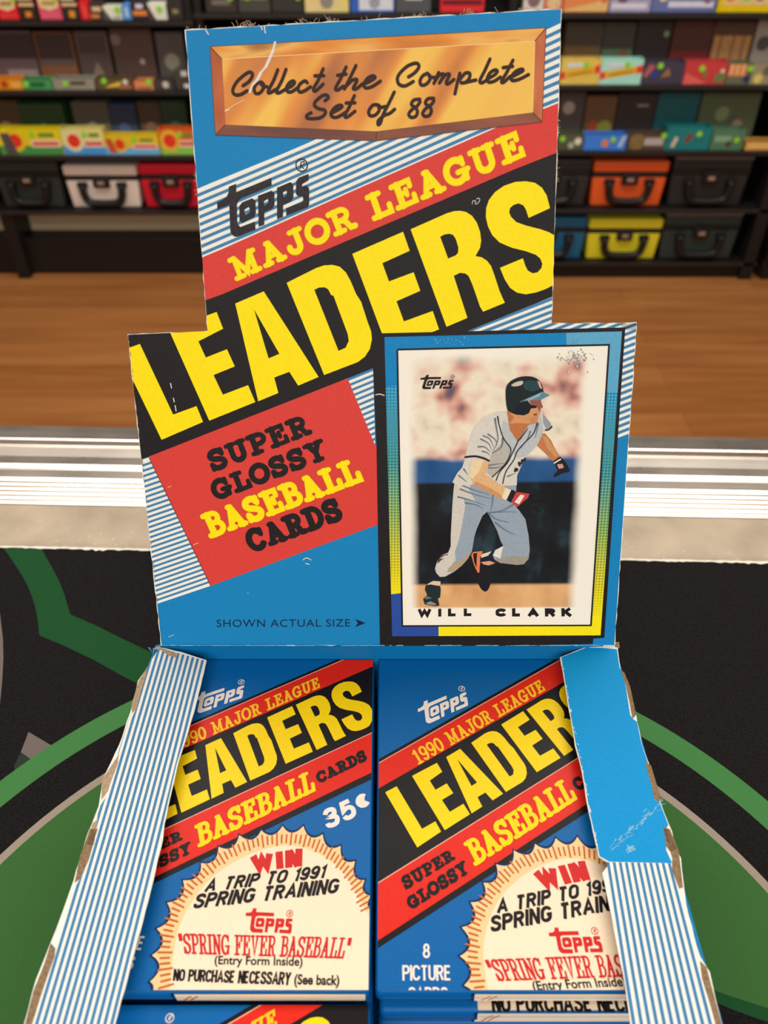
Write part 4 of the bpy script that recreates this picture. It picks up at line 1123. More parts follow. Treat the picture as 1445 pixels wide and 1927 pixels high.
# ---- side flaps folded in over the packs
def build_flaps():
    kraft = mat('torn_cardboard', (176, 152, 122), 0.9, 0.1, grain=0.2, gscale=1200)
    kd = mat('torn_cardboard_dark', (140, 116, 86), 0.9, 0.1, grain=0.25, gscale=1500)
    rnd = random.Random(21)
    zg = zc(30, 1190, 3.6125); zn = zc(0, 1560, 4.1286); zl = zc(1040, 1200, 3.568); zm = zc(1100, 1560, 4.188)
    def flap(name, plane, outer, inner, label):
        P = lambda pts: [plane(*p) for p in pts]
        outl = P(outer) + P(inner)[::-1]
        out = jitter(outl, 0.00007, 0.0018, rnd)
        bm = MB(); ki, wi = bm.mi(kraft), bm.mi(CREAM)
        b = bm.bm
        T = tessellate_polygon([[Vector((p[0], p[1], 0)) for p in out]])
        f0 = [b.verts.new((p[0], p[1], 0)) for p in out]; f1 = [b.verts.new((p[0], p[1], -0.00055)) for p in out]
        for t in T:
            b.faces.new([f0[i] for i in t]).material_index = wi
            b.faces.new([f1[i] for i in reversed(t)]).material_index = ki
        for i in range(len(out)):
            b.faces.new((f0[i], f1[i], f1[(i + 1) % len(out)], f0[(i + 1) % len(out)])).material_index = wi
        bmesh.ops.recalc_face_normals(b, faces=b.faces)
        o = bm.build(name, box); o.matrix_local = local(plane.matrix()); o['label'] = label
        return o, P
    dip = 0.10
    # left flap
    outer = zg([(975, 100), (890, 240), (830, 330), (775, 545), (700, 770), (590, 1000), (560, 1180), (480, 1400)]) + zn([(690, 0), (570, 400), (470, 690), (400, 870), (280, 1170), (185, 1515), (150, 1640)])
    inner = zg([(1295, 190), (1215, 530), (1100, 900), (1010, 1300)]) + zn([(1265, 80), (1170, 480), (1070, 860), (990, 1160), (895, 1515), (862, 1640)])
    top = zg([(1130, 135)])
    pl = Plane((-0.0590, 0, RIM + 0.0002), (1, 0, -dip), (0, 1, 0))
    o, P = flap('side_flap', pl, outer, top + inner, 'left side flap, striped blue and white')
    a = Ink()
    oS = P(zg([(945, 112), (892, 240), (876, 270), (850, 400), (812, 535), (776, 560), (704, 790), (690, 830), (680, 930), (640, 1040), (604, 1140), (560, 1195), (548, 1290), (532, 1440)]) + zn([(742, 60), (690, 240), (622, 390), (574, 425), (455, 730), (425, 940), (420, 990), (366, 1140), (306, 1320), (262, 1515), (220, 1640)]))
    iS = P(zg([(1285, 195), (1205, 530), (1090, 900), (1000, 1300)]) + zn([(1255, 80), (1160, 480), (1060, 860), (980, 1160), (880, 1515), (850, 1640)]))
    def resample(pl_, n):
        L = [0]
        for p, q in zip(pl_, pl_[1:]): L.append(L[-1] + math.dist(p, q))
        out = []
        for k in range(n + 1):
            t = L[-1] * k / n
            for i in range(len(L) - 1):
                if L[i] <= t <= L[i + 1] + 1e-12:
                    s = (t - L[i]) / max(1e-9, L[i + 1] - L[i]); p, q = pl_[i], pl_[i + 1]
                    out.append((p[0] + (q[0] - p[0]) * s, p[1] + (q[1] - p[1]) * s)); break
        return out
    # stripes are straight; they run off under the torn outer edge
    A0, A1 = P(zg([(880, 100)]))[0], P(zn([(210, 1640)]))[0]
    B0, B1 = P(zg([(1290, 150)]))[0], P(zn([(852, 1640)]))[0]
    TA, TB = P(zg([(1295, 196)]))[0], P(zg([(930, 95)]))[0]
    n = 12
    poly = oS + iS[::-1]
    ys = [0.0 + 0 * 1]
    rows = 46
    RO, RI = resample(oS, rows), resample(iS, rows)
    for k in range(n):
        for r in range(rows):
            q = []
            for rr, t in ((r, k + .45), (r, k + .93), (r + 1, k + .93), (r + 1, k + .45)):
                s = rr / rows
                a0 = (A0[0] + (A1[0] - A0[0]) * s, A0[1] + (A1[1] - A0[1]) * s); b0 = (B0[0] + (B1[0] - B0[0]) * s, B0[1] + (B1[1] - B0[1]) * s)
                x = a0[0] + (b0[0] - a0[0]) * t / n; y = a0[1] + (b0[1] - a0[1]) * t / n
                # stay inside the flap
                yy = y
                def xat(line):
                    for p, q_ in zip(line, line[1:]):
                        if min(p[1], q_[1]) - 1e-9 <= yy <= max(p[1], q_[1]) + 1e-9 and abs(p[1] - q_[1]) > 1e-9:
                            return p[0] + (q_[0] - p[0]) * (yy - p[1]) / (q_[1] - p[1])
                    return None
                xo, xi = xat(oS), xat(iS)
                if xo is not None: x = max(x, xo)
                if xi is not None: x = min(x, xi)
                q.append((x, y, 4e-5))
                pass
            q = clip_half(q, TA, TB)
            if len(q) > 2 and abs(area2(q)) > 1e-12: a.face(q, STRIPE)
    a.build('flap_print', o)
    t = Ink()
    for Z, pts in ((zg, [(975, 95), (1000, 110), (1105, 150), (1085, 172), (1040, 160), (990, 125), (935, 110)]), (zg, [(890, 240), (885, 300), (850, 400), (820, 520), (790, 550), (785, 500), (830, 340)]),
                   (zg, [(700, 830), (690, 900), (640, 1030), (625, 1080), (580, 1140), (588, 1000), (640, 920)]), (zg, [(560, 1270), (550, 1300), (530, 1445), (480, 1445), (520, 1300)]),
                   (zn, [(760, 0), (740, 60), (690, 240), (620, 390), (580, 420), (620, 220), (700, 0)]), (zn, [(430, 930), (425, 990), (370, 1140), (310, 1320), (250, 1515), (200, 1640), (160, 1640), (195, 1515), (260, 1260), (340, 1060), (395, 890)])):
        P_ = P(Z(pts)); t.poly(P_, kraft if Z is zg else kd, 8e-5)
    t.build('torn_edge', o, label='brown torn cardboard edge')
    # right flap
    outer = zl([(430, 45), (455, 210), (500, 330), (560, 520), (600, 720), (680, 930), (725, 1110), (800, 1300), (830, 1420)]) + zm([(760, 230), (775, 400), (800, 600), (910, 1010), (985, 1130), (1080, 1537), (1110, 1650)])
    inner = zl([(50, 130), (95, 400), (150, 720), (195, 900), (240, 1170), (300, 1427)]) + zm([(110, 215), (195, 270), (142, 350), (230, 780), (320, 1240), (362, 1537), (375, 1650)])
    pr = Plane((0.0590, 0, RIM + 0.0002), (1, 0, dip), (0, 1, 0))
    o, P = flap('side_flap', pr, inner, zl([(240, 55)]) + outer, 'right side flap, plain blue above and striped below')
    a = Ink()
    bo = zl([(428, 60), (448, 200), (470, 250), (490, 330), (520, 520), (540, 548), (566, 565), (597, 720), (638, 835), (640, 920), (665, 1000), (682, 1085), (720, 1112), (776, 1256), (752, 1300), (762, 1427)]) + zm([(690, 270)])
    bi = zl([(58, 132), (100, 400), (156, 720), (202, 900), (248, 1170), (306, 1427)]) + zm([(118, 215), (195, 258)])
    a.poly(P(zl([(240, 62)]) + bo + bi[::-1]), BRIGHT, 4e-5)
    # stripes
    A0, A1 = P(zm([(160, 262)]))[0], P(zm([(375, 1650)]))[0]
    B0, B1 = P(zm([(690, 272)]))[0], P(zm([(1050, 1650)]))[0]
    rows, n = 30, 11
    for k in range(n):
        for r in range(rows):
            q = []
            for rr, t_ in ((r, k + .28), (r, k + .74), (r + 1, k + .74), (r + 1, k + .28)):
                s = rr / rows
                s2 = s + 0.06 * math.sin(math.pi * s)
                a0 = (A0[0] + (A1[0] - A0[0]) * s, A0[1] + (A1[1] - A0[1]) * s); b0 = (B0[0] + (B1[0] - B0[0]) * s, B0[1] + (B1[1] - B0[1]) * s)
                q.append((a0[0] + (b0[0] - a0[0]) * t_ / n, a0[1] + (b0[1] - a0[1]) * t_ / n, 4e-5))
            a.face(q, STRIPE)
    sc_ = mat('scuffed_print', (150, 206, 232), 0.6)
    for i in range(60):
        x = rnd.uniform(380, 720); y = 1420 - (x - 380) * .85 + rnd.gauss(0, 18)
        p = zl([(x, y), (x + rnd.uniform(5, 40), y - rnd.uniform(4, 34))])
        a.ribbon(P(p), rnd.uniform(.00004, .00012), sc_, 8e-5)
    for i in range(25):
        p0 = (rnd.gauss(355, 20), rnd.gauss(160, 12))
        p = zm([p0, (p0[0] + rnd.uniform(-10, 24), p0[1] - rnd.uniform(0, 14))])
        a.ribbon(P(p), rnd.uniform(.00006, .0002), sc_, 8e-5)
    a.build('flap_print', o)
    t = Ink()
    for Z, pts in ((zl, [(455, 215), (480, 235), (520, 330), (560, 520), (535, 545), (515, 430), (490, 320)]), (zl, [(620, 830), (660, 860), (725, 1080), (715, 1110), (680, 1080), (665, 1000), (640, 920)]),
                   (zl, [(740, 1260), (780, 1290), (832, 1420), (790, 1440), (760, 1400)]), (zm, [(620, 0), (670, 0), (740, 170), (775, 460), (745, 470), (690, 330), (690, 230)]),
                   (zm, [(908, 1040), (960, 1090), (1010, 1280), (1110, 1650), (1060, 1650), (1000, 1420), (925, 1180)]), (zl, [(250, 50), (430, 45), (440, 80), (330, 70), (245, 68)]), (zl, [(400, 30), (445, 30), (450, 70), (420, 66)])):
        t.poly(P(Z(pts)), kd if pts[0][0] != 250 else CREAM, 8e-5)
    for i in range(40):
        s = rnd.random(); x = 300 + 20 * s; p = zl([(50 + 252 * s + rnd.uniform(-3, 6), 130 + 1297 * s)])[0]
        t.ribbon(P([p, (p[0] + rnd.uniform(-1, 3), p[1] + rnd.uniform(1, 6))]), .00012, CREAM, 9e-5)
    t.build('torn_edge', o, label='brown torn cardboard edge')
build_flaps()

# ================================================================== CARD PACKS
PKW, PKL, PKT = 0.0550, 0.0783, 0.0046
PZ = RIM - 0.005                               # top of the back packs
PB = ink('wrapper_blue', (4, 98, 168), 0.05); PR = ink('wrapper_red', (224, 40, 24)); PK = ink('wrapper_black', (22, 18, 19), 0.1)
PY = ink('wrapper_yellow', (250, 216, 4), 0.04); PO = ink('wrapper_gold', (252, 196, 32)); PC = ink('wrapper_cream', (250, 228, 198), 0.02); PPE = ink('wrapper_peach', (252, 208, 152), 0.03)
PRT = ink('wrapper_text_red', (208, 38, 36)); POR = ink('wrapper_tick_orange', (196, 104, 36)); PNV = ink('wrapper_navy', (8, 40, 88)); PW_ = ink('wrapper_white', (240, 232, 222), 0.02)
for m_ in (PB, PR, PK, PY, PO, PC, PPE, PRT, POR, PNV, PW_):
    b_ = m_.node_tree.nodes['Principled BSDF']
    b_.inputs['Roughness'].default_value = 0.36; b_.inputs['Specular IOR Level'].default_value = 0.14
X0R = -0.0016
def DR(px, py):
    p = on_z(px, py, PZ); return (p.x - X0R, p.y)
# similarity from the right-hand pack's artwork to the left-hand pack's artwork
_s, _r = 0.9593, math.radians(-3.4518)
_ca = Vector((0.0277943, -0.0368871)); _cb = _ca + Vector((-0.05756152, 0.00273655))
def DL(px, py):
    p = on_z(px, py, PZ)
    d = Vector((p.x, p.y)) - _cb
    d = Matrix.Rotation(-_r, 2) @ d / _s
    return (d.x + _ca.x - X0R, d.y + _ca.y)
def left_T(p):                                  # design coords -> world xy of the left pack
    d = Matrix.Rotation(_r, 2) @ (Vector((p[0] + X0R, p[1])) - _ca) * _s + _cb
    return (d.x, d.y)

def pack_art(T, h0=0.0):
    """returns (base print, lettering, burst) artwork clipped to the wrapper; T: design -> pack-local"""
    rect = [(0.0004, -PKL + 0.0004), (PKW - 0.0004, -PKL + 0.0004), (PKW - 0.0004, -0.0004), (0.0004, -0.0004)]
    A, Lt, Bu = Ink([rect]), Ink([rect]), Ink([rect])
    u = 2.5e-5
    R = lambda pts: [T(DR(*p)) for p in pts]
    Lf = lambda pts: [T(DL(*p)) for p in pts]
    ZK5 = zc(760, 1270, 4.0139); ZK6 = zc(700, 1400, 3.3605); ZK7 = zc(730, 1600, 5.8913); ZJ = zc(690, 1210, 3.3605)
    ZH = zc(300, 1210, 3.4405); ZI = zc(230, 1540, 2.949)
    def ext(p, q, t0=-1.2, t1=2.2):
        p, q = T(DR(*p)), T(DR(*q))
        return [(p[0] + (q[0] - p[0]) * t, p[1] + (q[1] - p[1]) * t) for t in (t0, t1)]
    l1 = ext((710.4, 1430), (1054.6, 1235)); l2 = ext((711.3, 1437), (1056, 1241)); l3 = ext((711.3, 1484.8), (1060.5, 1284))
    l4 = ext((708, 1664), (1087, 1427)); l5 = ext((707, 1773), (1101.8, 1514.6)); l6 = ext((707.6, 1787), (1103.3, 1529.5))
    A.poly([(-.1, -.2), (.2, -.2), (.2, .1), (-.1, .1)], PB, h0)
    A.poly(l1 + l6[::-1], PK, h0 + u)
    A.poly(l2 + l3[::-1], PR, h0 + 2 * u)
    A.poly(l4 + l5[::-1], PR, h0 + 2 * u)
    pk = ink('wrapper_pink_line', (240, 176, 150))
    A.ribbon(l2, 0.00022, pk, h0 + 3 * u, cap='flat'); A.ribbon(l4, 0.00022, pk, h0 + 3 * u, cap='flat')
    # LEADERS via an affine fit from the header lettering
    src = [HP(*p) for p in (Z6([(110, 150)])[0], Z4([(617, 682)])[0], Z1([(138, 950)])[0], Z2([(-406, 672)])[0], ZC([(215, 657)])[0], ZC([(724, 452)])[0])]
    dst = [DR(*p) for p in (ZK5([(325, 620)])[0], ZK5([(503, 515)])[0], ZK5([(735, 377)])[0], ZK5([(923, 267)])[0], ZK6([(281, 661)])[0], ZK6([(624, 441)])[0])]
    # least squares affine
    def fit(S, D):
        M = Matrix(((0, 0, 0), (0, 0, 0), (0, 0, 0))); bx, by = Vector((0, 0, 0)), Vector((0, 0, 0))
        for (x, y), (X, Y) in zip(S, D):
            v = Vector((x * 100, y * 100, 1))
            for i in range(3):
                for j in range(3): M[i][j] += v[i] * v[j]
            bx += v * X; by += v * Y
        Mi = M.inverted(); cx, cy = Mi @ bx, Mi @ by
        return lambda p: (cx.dot(Vector((p[0] * 100, p[1] * 100, 1))), cy.dot(Vector((p[0] * 100, p[1] * 100, 1))))
    AF = fit(src, dst)
    for i, (p, hs) in enumerate(LEAD.values()):
        Lt.poly([T(AF(HP(*q))) for q in p], PY, h0 + 3 * u + 1e-6 * i, [[T(AF(HP(*q))) for q in hh_] for hh_ in hs])
    slab(Lt, '1990 MAIOR LEAGUE'.replace('MAIOR', 'MAJOR'), R(ZK5([(112, 684), (1070, 118), (1024, 36), (50, 582)])), PO, h0 + 4 * u, 0.17, 0.08)
    slab(Lt, 'BASEBALL', R(ZK6([(653, 777), (1300, 352), (1223, 206), (577, 628)])), PY, h0 + 4 * u, 0.2, 0.03)
    slab(Lt, 'SUPER', R(ZK7([(195, 450), (750, 97), (687, -12), (127, 312)])), PK, h0 + 4 * u, 0.26, 0.03)
    slab(Lt, 'GLOSSY', R(ZK7([(255, 668), (908, 250), (842, 108), (190, 545)])), PK, h0 + 4 * u, 0.26, 0.03)
    slab(Lt, 'CARDS', Lf(ZH([(1032, 914), (1350, 758), (1322, 690), (1006, 848)])), PK, h0 + 4 * u, 0.27, 0.03)
    grot(Lt, '35\u00a2', Lf(ZH([(1085, 1215), (1385, 1078), (1335, 955), (1045, 1090)])), PW_, h0 + 4 * u, 0.24, 0.1)
    logo(Lt, *R(ZK5([(105, 272), (468, 130), (190, 368)])), PW_, h0 + 4 * u)
    grot(Lt, '8', R(ZK7([(388, 1203), (465, 1203), (463, 1035), (386, 1035)])), PW_, h0 + 4 * u, 0.16, 0.08)
    grot(Lt, 'PICTURE', R(ZK7([(163, 1448), (697, 1448), (693, 1275), (160, 1275)])), PW_, h0 + 4 * u, 0.16, 0.08)
    grot(Lt, 'CARDS', R(ZK7([(228, 1690), (665, 1690), (660, 1518), (225, 1518)])), PW_, h0 + 4 * u, 0.16, 0.08)
    # burst
    sp = Lf(ZI([(100, 1040), (155, 908), (165, 762), (192, 614), (250, 470), (338, 346), (438, 250), (535, 160), (650, 95), (772, 68), (890, 44), (1005, 44), (1112, 90), (1212, 155), (1292, 240), (1345, 345), (1380, 430), (1400, 520)]))
    cen = Vector(Lf(ZI([(860, 750)]))[0])
    def scallop(pts, k, grow=0.0):
        out = []
        P_ = [Vector(p) for p in pts]
        P_ = [cen + (p - cen) * (1 + grow / (p - cen).length) for p in P_]
        for p, q in zip(P_, P_[1:]):
            m_ = (p + q) / 2; d = (cen - m_).normalized() * (q - p).length * k
            for j in range(8):
                t = j / 8
                v = p.lerp(q, t) + d * 4 * t * (1 - t)
                out.append((v.x, v.y))
        out.append(tuple(P_[-1]))
        return out
    tail = Lf(ZI([(1500, 1100), (100, 1100)]))
    Bu.poly(scallop(sp, .35, 0.00055) + tail, PNV, h0 + 5 * u)
    Bu.poly(scallop(sp, .35) + tail, PPE, h0 + 6 * u)
    rim = [Vector(p) for p in Lf(ZI([(262, 990), (285, 750), (335, 560), (460, 370), (620, 245), (800, 170), (960, 155), (1120, 215), (1230, 310), (1310, 440), (1380, 560)]))]
    Bu.poly(smooth([tuple(p) for p in rim], 5) + tail, PC, h0 + 7 * u)
    rnd = random.Random(4)
    tk = smooth(Lf(ZI([(245, 950), (240, 715), (285, 540), (380, 380), (560, 220), (700, 150), (870, 118), (1010, 125), (1150, 195), (1260, 310), (1325, 430), (1350, 520)])), 12)
    Ltot = [0]
    for p, q in zip(tk, tk[1:]): Ltot.append(Ltot[-1] + math.dist(p, q))
    nt_ = 66
    for k in range(nt_):
        t = Ltot[-1] * (k + .5) / nt_
        i = max(j for j in range(len(Ltot)) if Ltot[j] <= t)
        p = Vector(tk[min(i, len(tk) - 1)]).lerp(Vector(tk[min(i + 1, len(tk) - 1)]), (t - Ltot[i]) / max(1e-9, (Ltot[min(i + 1, len(tk) - 1)] - Ltot[i])))
        d = (cen - p).normalized(); L_ = (0.0026, 0.0017, 0.0017)[k % 3]
        Bu.ribbon([tuple(p - d * L_ / 2), tuple(p + d * L_ / 2)], 0.00036, POR, h0 + 8 * u)
    h = h0 + 9 * u
    def seg(strokes, q, m, th):
        f = quad_map(q)
        for k, st in enumerate(strokes):
            Bu.ribbon([f(*p) for p in st], th, m, h + 4e-6 * k, cap='flat')
    grot(Bu, 'WIN', Lf(ZI([(722, 302), (1000, 268), (1005, 168), (702, 212)])), PRT, h, 0.44, 0.05)
    grot(Bu, 'A TRIP TO 1991', Lf(ZI([(452, 414), (1118, 334), (1142, 258), (482, 339)])), PK, h, 0.225, 0.08)
    grot(Bu, 'SPRING TRAINING', Lf(ZI([(388, 506), (1194, 418), (1215, 333), (418, 422)])), PK, h, 0.225, 0.07)
    logo(Bu, *Lf(ZI([(686, 535), (946, 560), (722, 634)])), PRT, h)
    slab(Bu, '"SPRING FEVER BASEBALL"', Lf(ZI([(322, 757), (1250, 786), (1280, 662), (308, 638)])), PRT, h, 0.17, 0.0)
    sans(Bu, '(Entry Form Inside)', Lf(ZI([(512, 828), (1000, 838), (1003, 772), (514, 764)])), PK, h, 0.022)
    grot(Bu, 'NO PURCHASE NECESSARY', Lf(ZI([(283, 905), (930, 930), (940, 855), (290, 838)])), PK, h, 0.2, 0.08)
    sans(Bu, '(See back)', Lf(ZI([(952, 943), (1203, 948), (1208, 873), (957, 866)])), PK, h, 0.03)
    return A, Lt, Bu

def wrapper_mesh():
    bm = MB()
    bm.box((0, -PKL, 0), (PKW, 0, PKT), PB, 0.0011, 3)
    me_o = bm.build('wrapper')
    for p in me_o.data.polygons: p.use_smooth = True
    me = me_o.data
    bpy.data.objects.remove(me_o)
    # the print carries over onto the near end: pale burst on the right part
    return me
WR = wrapper_mesh()
def ends_art():
    e = Ink(); e.face([(0.0185, 0.0006, 0), (PKW - 0.0010, 0.0006, 0), (PKW - 0.0010, PKT - 0.0006, 0), (0.0185, PKT - 0.0006, 0)], PC)
    e.ribbon([(0.0183, 0.0006), (0.0181, PKT - 0.0006)], 0.0006, PNV, 1e-5, cap='flat')
    for x in (0.0200, 0.0212):
        e.ribbon([(x, 0.0010), (x + 0.0014, 0.0028)], 0.0004, POR, 1e-5)
    e.ribbon([(0.0012, 0.0022), (PKW - 0.001, 0.0022)], 0.00012, ink('fold_line', (120, 112, 104)), 2e-5, cap='flat')
    return e
def place_pack(x, y, ztop, rot, label, group, art=None, end=None):
    t = thing('card_pack', (x, y, ztop - PKT), label, 'card pack', group, rot)
    obj('wrapper', WR, t)
    if art:
        for nm, a in zip(('wrapper_print', 'wrapper_lettering', 'prize_burst'), art):
            a.build(nm, t, Matrix.Translation((0, 0, PKT + 3e-5)))
    if end:
        end.build('wrapper_end', t, Matrix(((1, 0, 0, 0), (0, 0, -1, -PKL - 4e-5), (0, 1, 0, 0), (0, 0, 0, 1))))
    return t
XL = -0.0575
ident = lambda p: p
artR = pack_art(ident)
artL = pack_art(lambda p: (left_T(p)[0] - XL, left_T(p)[1]))
gL, gR = 'packs stacked in the back left of the box', 'packs stacked in the back right of the box'
place_pack(X0R, 0, PZ, 0, 'blue card pack on top of the back right stack, with 8 PICTURE CARDS showing', gR, artR, ends_art())
place_pack(XL, 0, PZ, 0, 'blue card pack on top of the back left stack, with 35 cent price showing', gL, artL, ends_art())
rnd = random.Random(9)
offs = [-0.0017, -0.0006, -0.0010, -0.0004, 0, 0, 0, 0]
seq = ['second from the top, its NO PURCHASE NECESSARY line peeking out', 'third from the top, showing only its folded end', 'fourth from the top, showing only its folded end']
for k in range(8):
    zt = PZ - (PKT + 0.00012) * (k + 1)
    lab = 'back right pack, ' + seq[k] if k < 3 else 'blue card pack hidden low in the back right stack'
    place_pack(X0R + 0.0006 + rnd.uniform(-.0002, .0006), offs[k], zt, 0, lab, gR, None, ends_art() if k < 4 else None)
    place_pack(XL + 0.0003, -0.0002, zt, 0, 'blue card pack hidden under the top pack of the back left stack', gL)
# strip of print on the second right pack that peeks out
p2 = [o for o in COL.objects if o.get('label', '').startswith('back right pack, second')][0]
s_ = Ink([[(0.0184, -PKL), (PKW - 0.0012, -PKL), (PKW - 0.0012, -PKL + 0.0024), (0.0184, -PKL + 0.0024)]])
yy0, yy1 = -PKL + 0.0003, -PKL + 0.0016
s_.face([(0.0185, yy0, 0), (PKW - 0.001, yy0, 0), (PKW - 0.001, yy1 + .0006, 0), (0.0185, yy1 + .0006, 0)], PC)
grot(s_, 'NO PURCHASE NECESSARY', [(0.0212, yy0 - .0004), (PKW + 0.002, yy0 - .0004), (PKW + 0.002, yy0 + .0028), (0.0212, yy0 + .0028)], PK, 2e-5, 0.2, 0.08)
s_.build('prize_burst', p2, Matrix.Translation((0, 0, PKT + 3e-5)))
# front row: left stack a little lower, right stack nearly used up
gF, gG = 'packs stacked in the front left of the box', 'packs left in the front right of the box'
FLZ = PZ - 0.0030
YF = -0.0772
def front_T(p):
    q = left_T(p); return (q[0] - 0.0012 - XL, q[1] - 0.0772 + 0.0025 - YF)

place_pack(XL, -0.0790, FLZ, 0, 'blue card pack at the front left of the box, only its top edge in view', gF, pack_art(lambda p: (left_T(p)[0] - 0.0034 - XL, left_T(p)[1] + 0.0050)))
for k in range(7):
    place_pack(XL + 0.0002, -0.0800, FLZ - (PKT + .00012) * (k + 1), 0, 'blue card pack hidden under the pack at the front left', gF)
for k in range(3):
    place_pack(X0R + 0.0004, -0.0825, TABLE + 0.0007 + (PKT + .00012) * (k + 1), 0, 'blue card pack low in the shadowed front right corner of the box', gG)
# ================================================================== SHELVING BEHIND THE COUNTER
YS = 2.45                                     # front plane of the shelves
BLKM = mat('black_shelf_paint', (30, 26, 25), 0.45, 0.35)
EDGE = mat('shelf_edge_strip', (44, 39, 37), 0.4, 0.4)
def shelf_unit(name, x0, x1, zs, label, y0, lower, posts):
    t = thing(name, ((x0 + x1) / 2, y0, 0), label, 'shelves')
    cx = (x0 + x1) / 2
    D = 0.46
    for z in zs:
        b = MB().box((x0 - cx, 0.004, z - 0.011), (x1 - cx, D, z), BLKM).build('shelf_board', t)
        MB().box((x0 - cx, 0.0, z - 0.012), (x1 - cx, 0.004, z + 0.0005), EDGE, 0.001).build('edge_strip', b)
    MB().box((x0 - cx, D, 0), (x1 - cx, D + 0.02, 1.75), mat('black_back_panel', (34, 28, 26), 0.7)).build('back_panel', t)
    for xp in posts:
        hw = 0.02 if abs(xp) > 1 else 0.011
        MB().box((xp - hw - cx, 0.0 if xp > 0.2 else 0.01, 0), (xp + hw - cx, D, 1.75 if xp > -1 else zs[-1] - 0.012), BLKM, 0.002).build('upright', t)
    if lower == 'left':
        pz0, pz1 = on_y(200, 446, YS + 0.13).z, zs[-1] - 0.012
        MB().box((x0 - cx, 0.13, 0.0), (x1 - cx - 0.02, 0.15, pz1), mat('beige_grey_panel', (214, 190, 154), 0.7)).build('lower_panel', t)
        MB().box((x0 - cx, 0.05, 0.0), (x1 - cx, 0.125, on_y(200, 448, YS + 0.05).z), BLKM, 0.004).build('base', t)
    else:
        MB().box((x0 - cx, 0.02, 0.0), (x1 - cx, D, 0.045), BLKM, 0.004).build('base', t)
    return t
ZLs = [0.762, 0.585, 0.402, 0.2335]
ZRs = [0.780, 0.599, 0.416, 0.2385, 0.060]
shelf_unit('shelving_unit', -1.62, -0.536, ZLs, 'left black shelving unit, with a bare beige panel under its cases', YS, 'left', (-1.235, -0.549))
shelf_unit('shelving_unit', -0.534, 1.262, ZRs, 'right black shelving unit, with two rows of storage cases at its base', YS, 'right', (-0.521, 0.36, 1.235))
shelf_unit('shelving_unit', 1.285, 2.2, ZRs, 'black shelving unit cut off at the right edge of the photo', YS, 'right', (1.31, 2.18))

STK = mat('lime_sticker', (150, 226, 60), 0.5)
PRC = {}
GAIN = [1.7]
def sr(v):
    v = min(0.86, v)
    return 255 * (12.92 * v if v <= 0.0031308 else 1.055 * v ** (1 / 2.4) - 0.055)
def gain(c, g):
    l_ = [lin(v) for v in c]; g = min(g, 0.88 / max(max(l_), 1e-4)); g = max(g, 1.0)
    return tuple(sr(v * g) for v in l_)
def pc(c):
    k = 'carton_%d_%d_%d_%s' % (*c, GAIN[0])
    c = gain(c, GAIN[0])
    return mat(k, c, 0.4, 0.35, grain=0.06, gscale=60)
def carton(x0, x1, yt, yb, col, label, z, deco=(), sticker=None, y=YS + 0.012, depth=0.05, group=None, cat='product box', name='product_box', tray=True, taper=0.0):
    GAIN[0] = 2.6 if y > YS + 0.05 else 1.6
    a, b = on_y(x0, (yt + yb) / 2, y), on_y(x1, (yt + yb) / 2, y)
    zt = on_y((x0 + x1) / 2, yt, y).z; zb = on_y((x0 + x1) / 2, yb, y).z
    W = b.x - a.x
    nxt = min([q for q in (ZLs if x1 < 372 else ZRs) if q > z + 0.05], default=9)
    Hh = min(max(0.008, zt - z - 0.001), nxt - z - 0.018)
    t = thing(name, ((a.x + b.x) / 2, y, z + 0.001), label, cat, group)
    m = pc(col)
    bm = MB()
    if tray and Hh < 0.12:
        w_ = 0.0025
        bm.box((-W / 2, 0, 0), (W / 2, w_, Hh), m)
        bm.box((-W / 2, w_, 0), (-W / 2 + w_, depth, Hh * 1.02), m)
        bm.box((W / 2 - w_, w_, 0), (W / 2, depth, Hh * 1.02), m)
        bm.box((-W / 2 + w_, depth - w_, 0), (W / 2 - w_, depth, Hh * 0.98), m)
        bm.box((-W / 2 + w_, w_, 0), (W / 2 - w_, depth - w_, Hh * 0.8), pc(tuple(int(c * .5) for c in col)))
    else:
        bm.box((-W / 2, 0, 0), (W / 2, depth, Hh), m, 0.002, 2, taper)
    bm.build('carton', t)
    if deco:
        a_ = Ink([[(-W / 2 + .0005, .0005), (W / 2 - .0005, .0005), (W / 2 - .0005, Hh - .0005), (-W / 2 + .0005, Hh - .0005)]])
        for i, (c, pts) in enumerate(deco):
            if pts == 'disc' or (isinstance(pts, tuple) and pts[0] == 'disc'):
                _, cx, cy, r = pts
                P = [(-W / 2 + cx * W + r * Hh * math.cos(k * math.pi / 9), cy * Hh + r * Hh * math.sin(k * math.pi / 9)) for k in range(18)]
            elif isinstance(pts, tuple):
                l, b0, r, t0 = pts
                P = [(-W / 2 + p * W, q * Hh) for p, q in ((l, b0), (r, b0), (r, t0), (l, t0))]
            else:
                P = [(-W / 2 + p * W, q * Hh) for p, q in pts]
            a_.poly(P, pc(c), 3e-4 * 0 + 6e-5 * i)
        a_.build('front_print', t, Matrix(((1, 0, 0, 0), (0, 0, -1, -3e-4), (0, 1, 0, 0), (0, 0, 0, 1))))
    if sticker:
        MB().disc((-W / 2 + sticker[0] * W, -0.0012, sticker[1] * Hh), 0.0085, 0.0006, STK).build('price_sticker', t, label='round lime price sticker')
    return t

z1, z2, z3, z4 = ZLs
r1, r2, r3, r4, r5 = ZRs
gT, gM, gB = 'product boxes on the top left shelf', 'product boxes on the middle left shelf', 'product boxes on the lower left shelf'
CRM, DK = (236, 214, 160), (46, 36, 30)
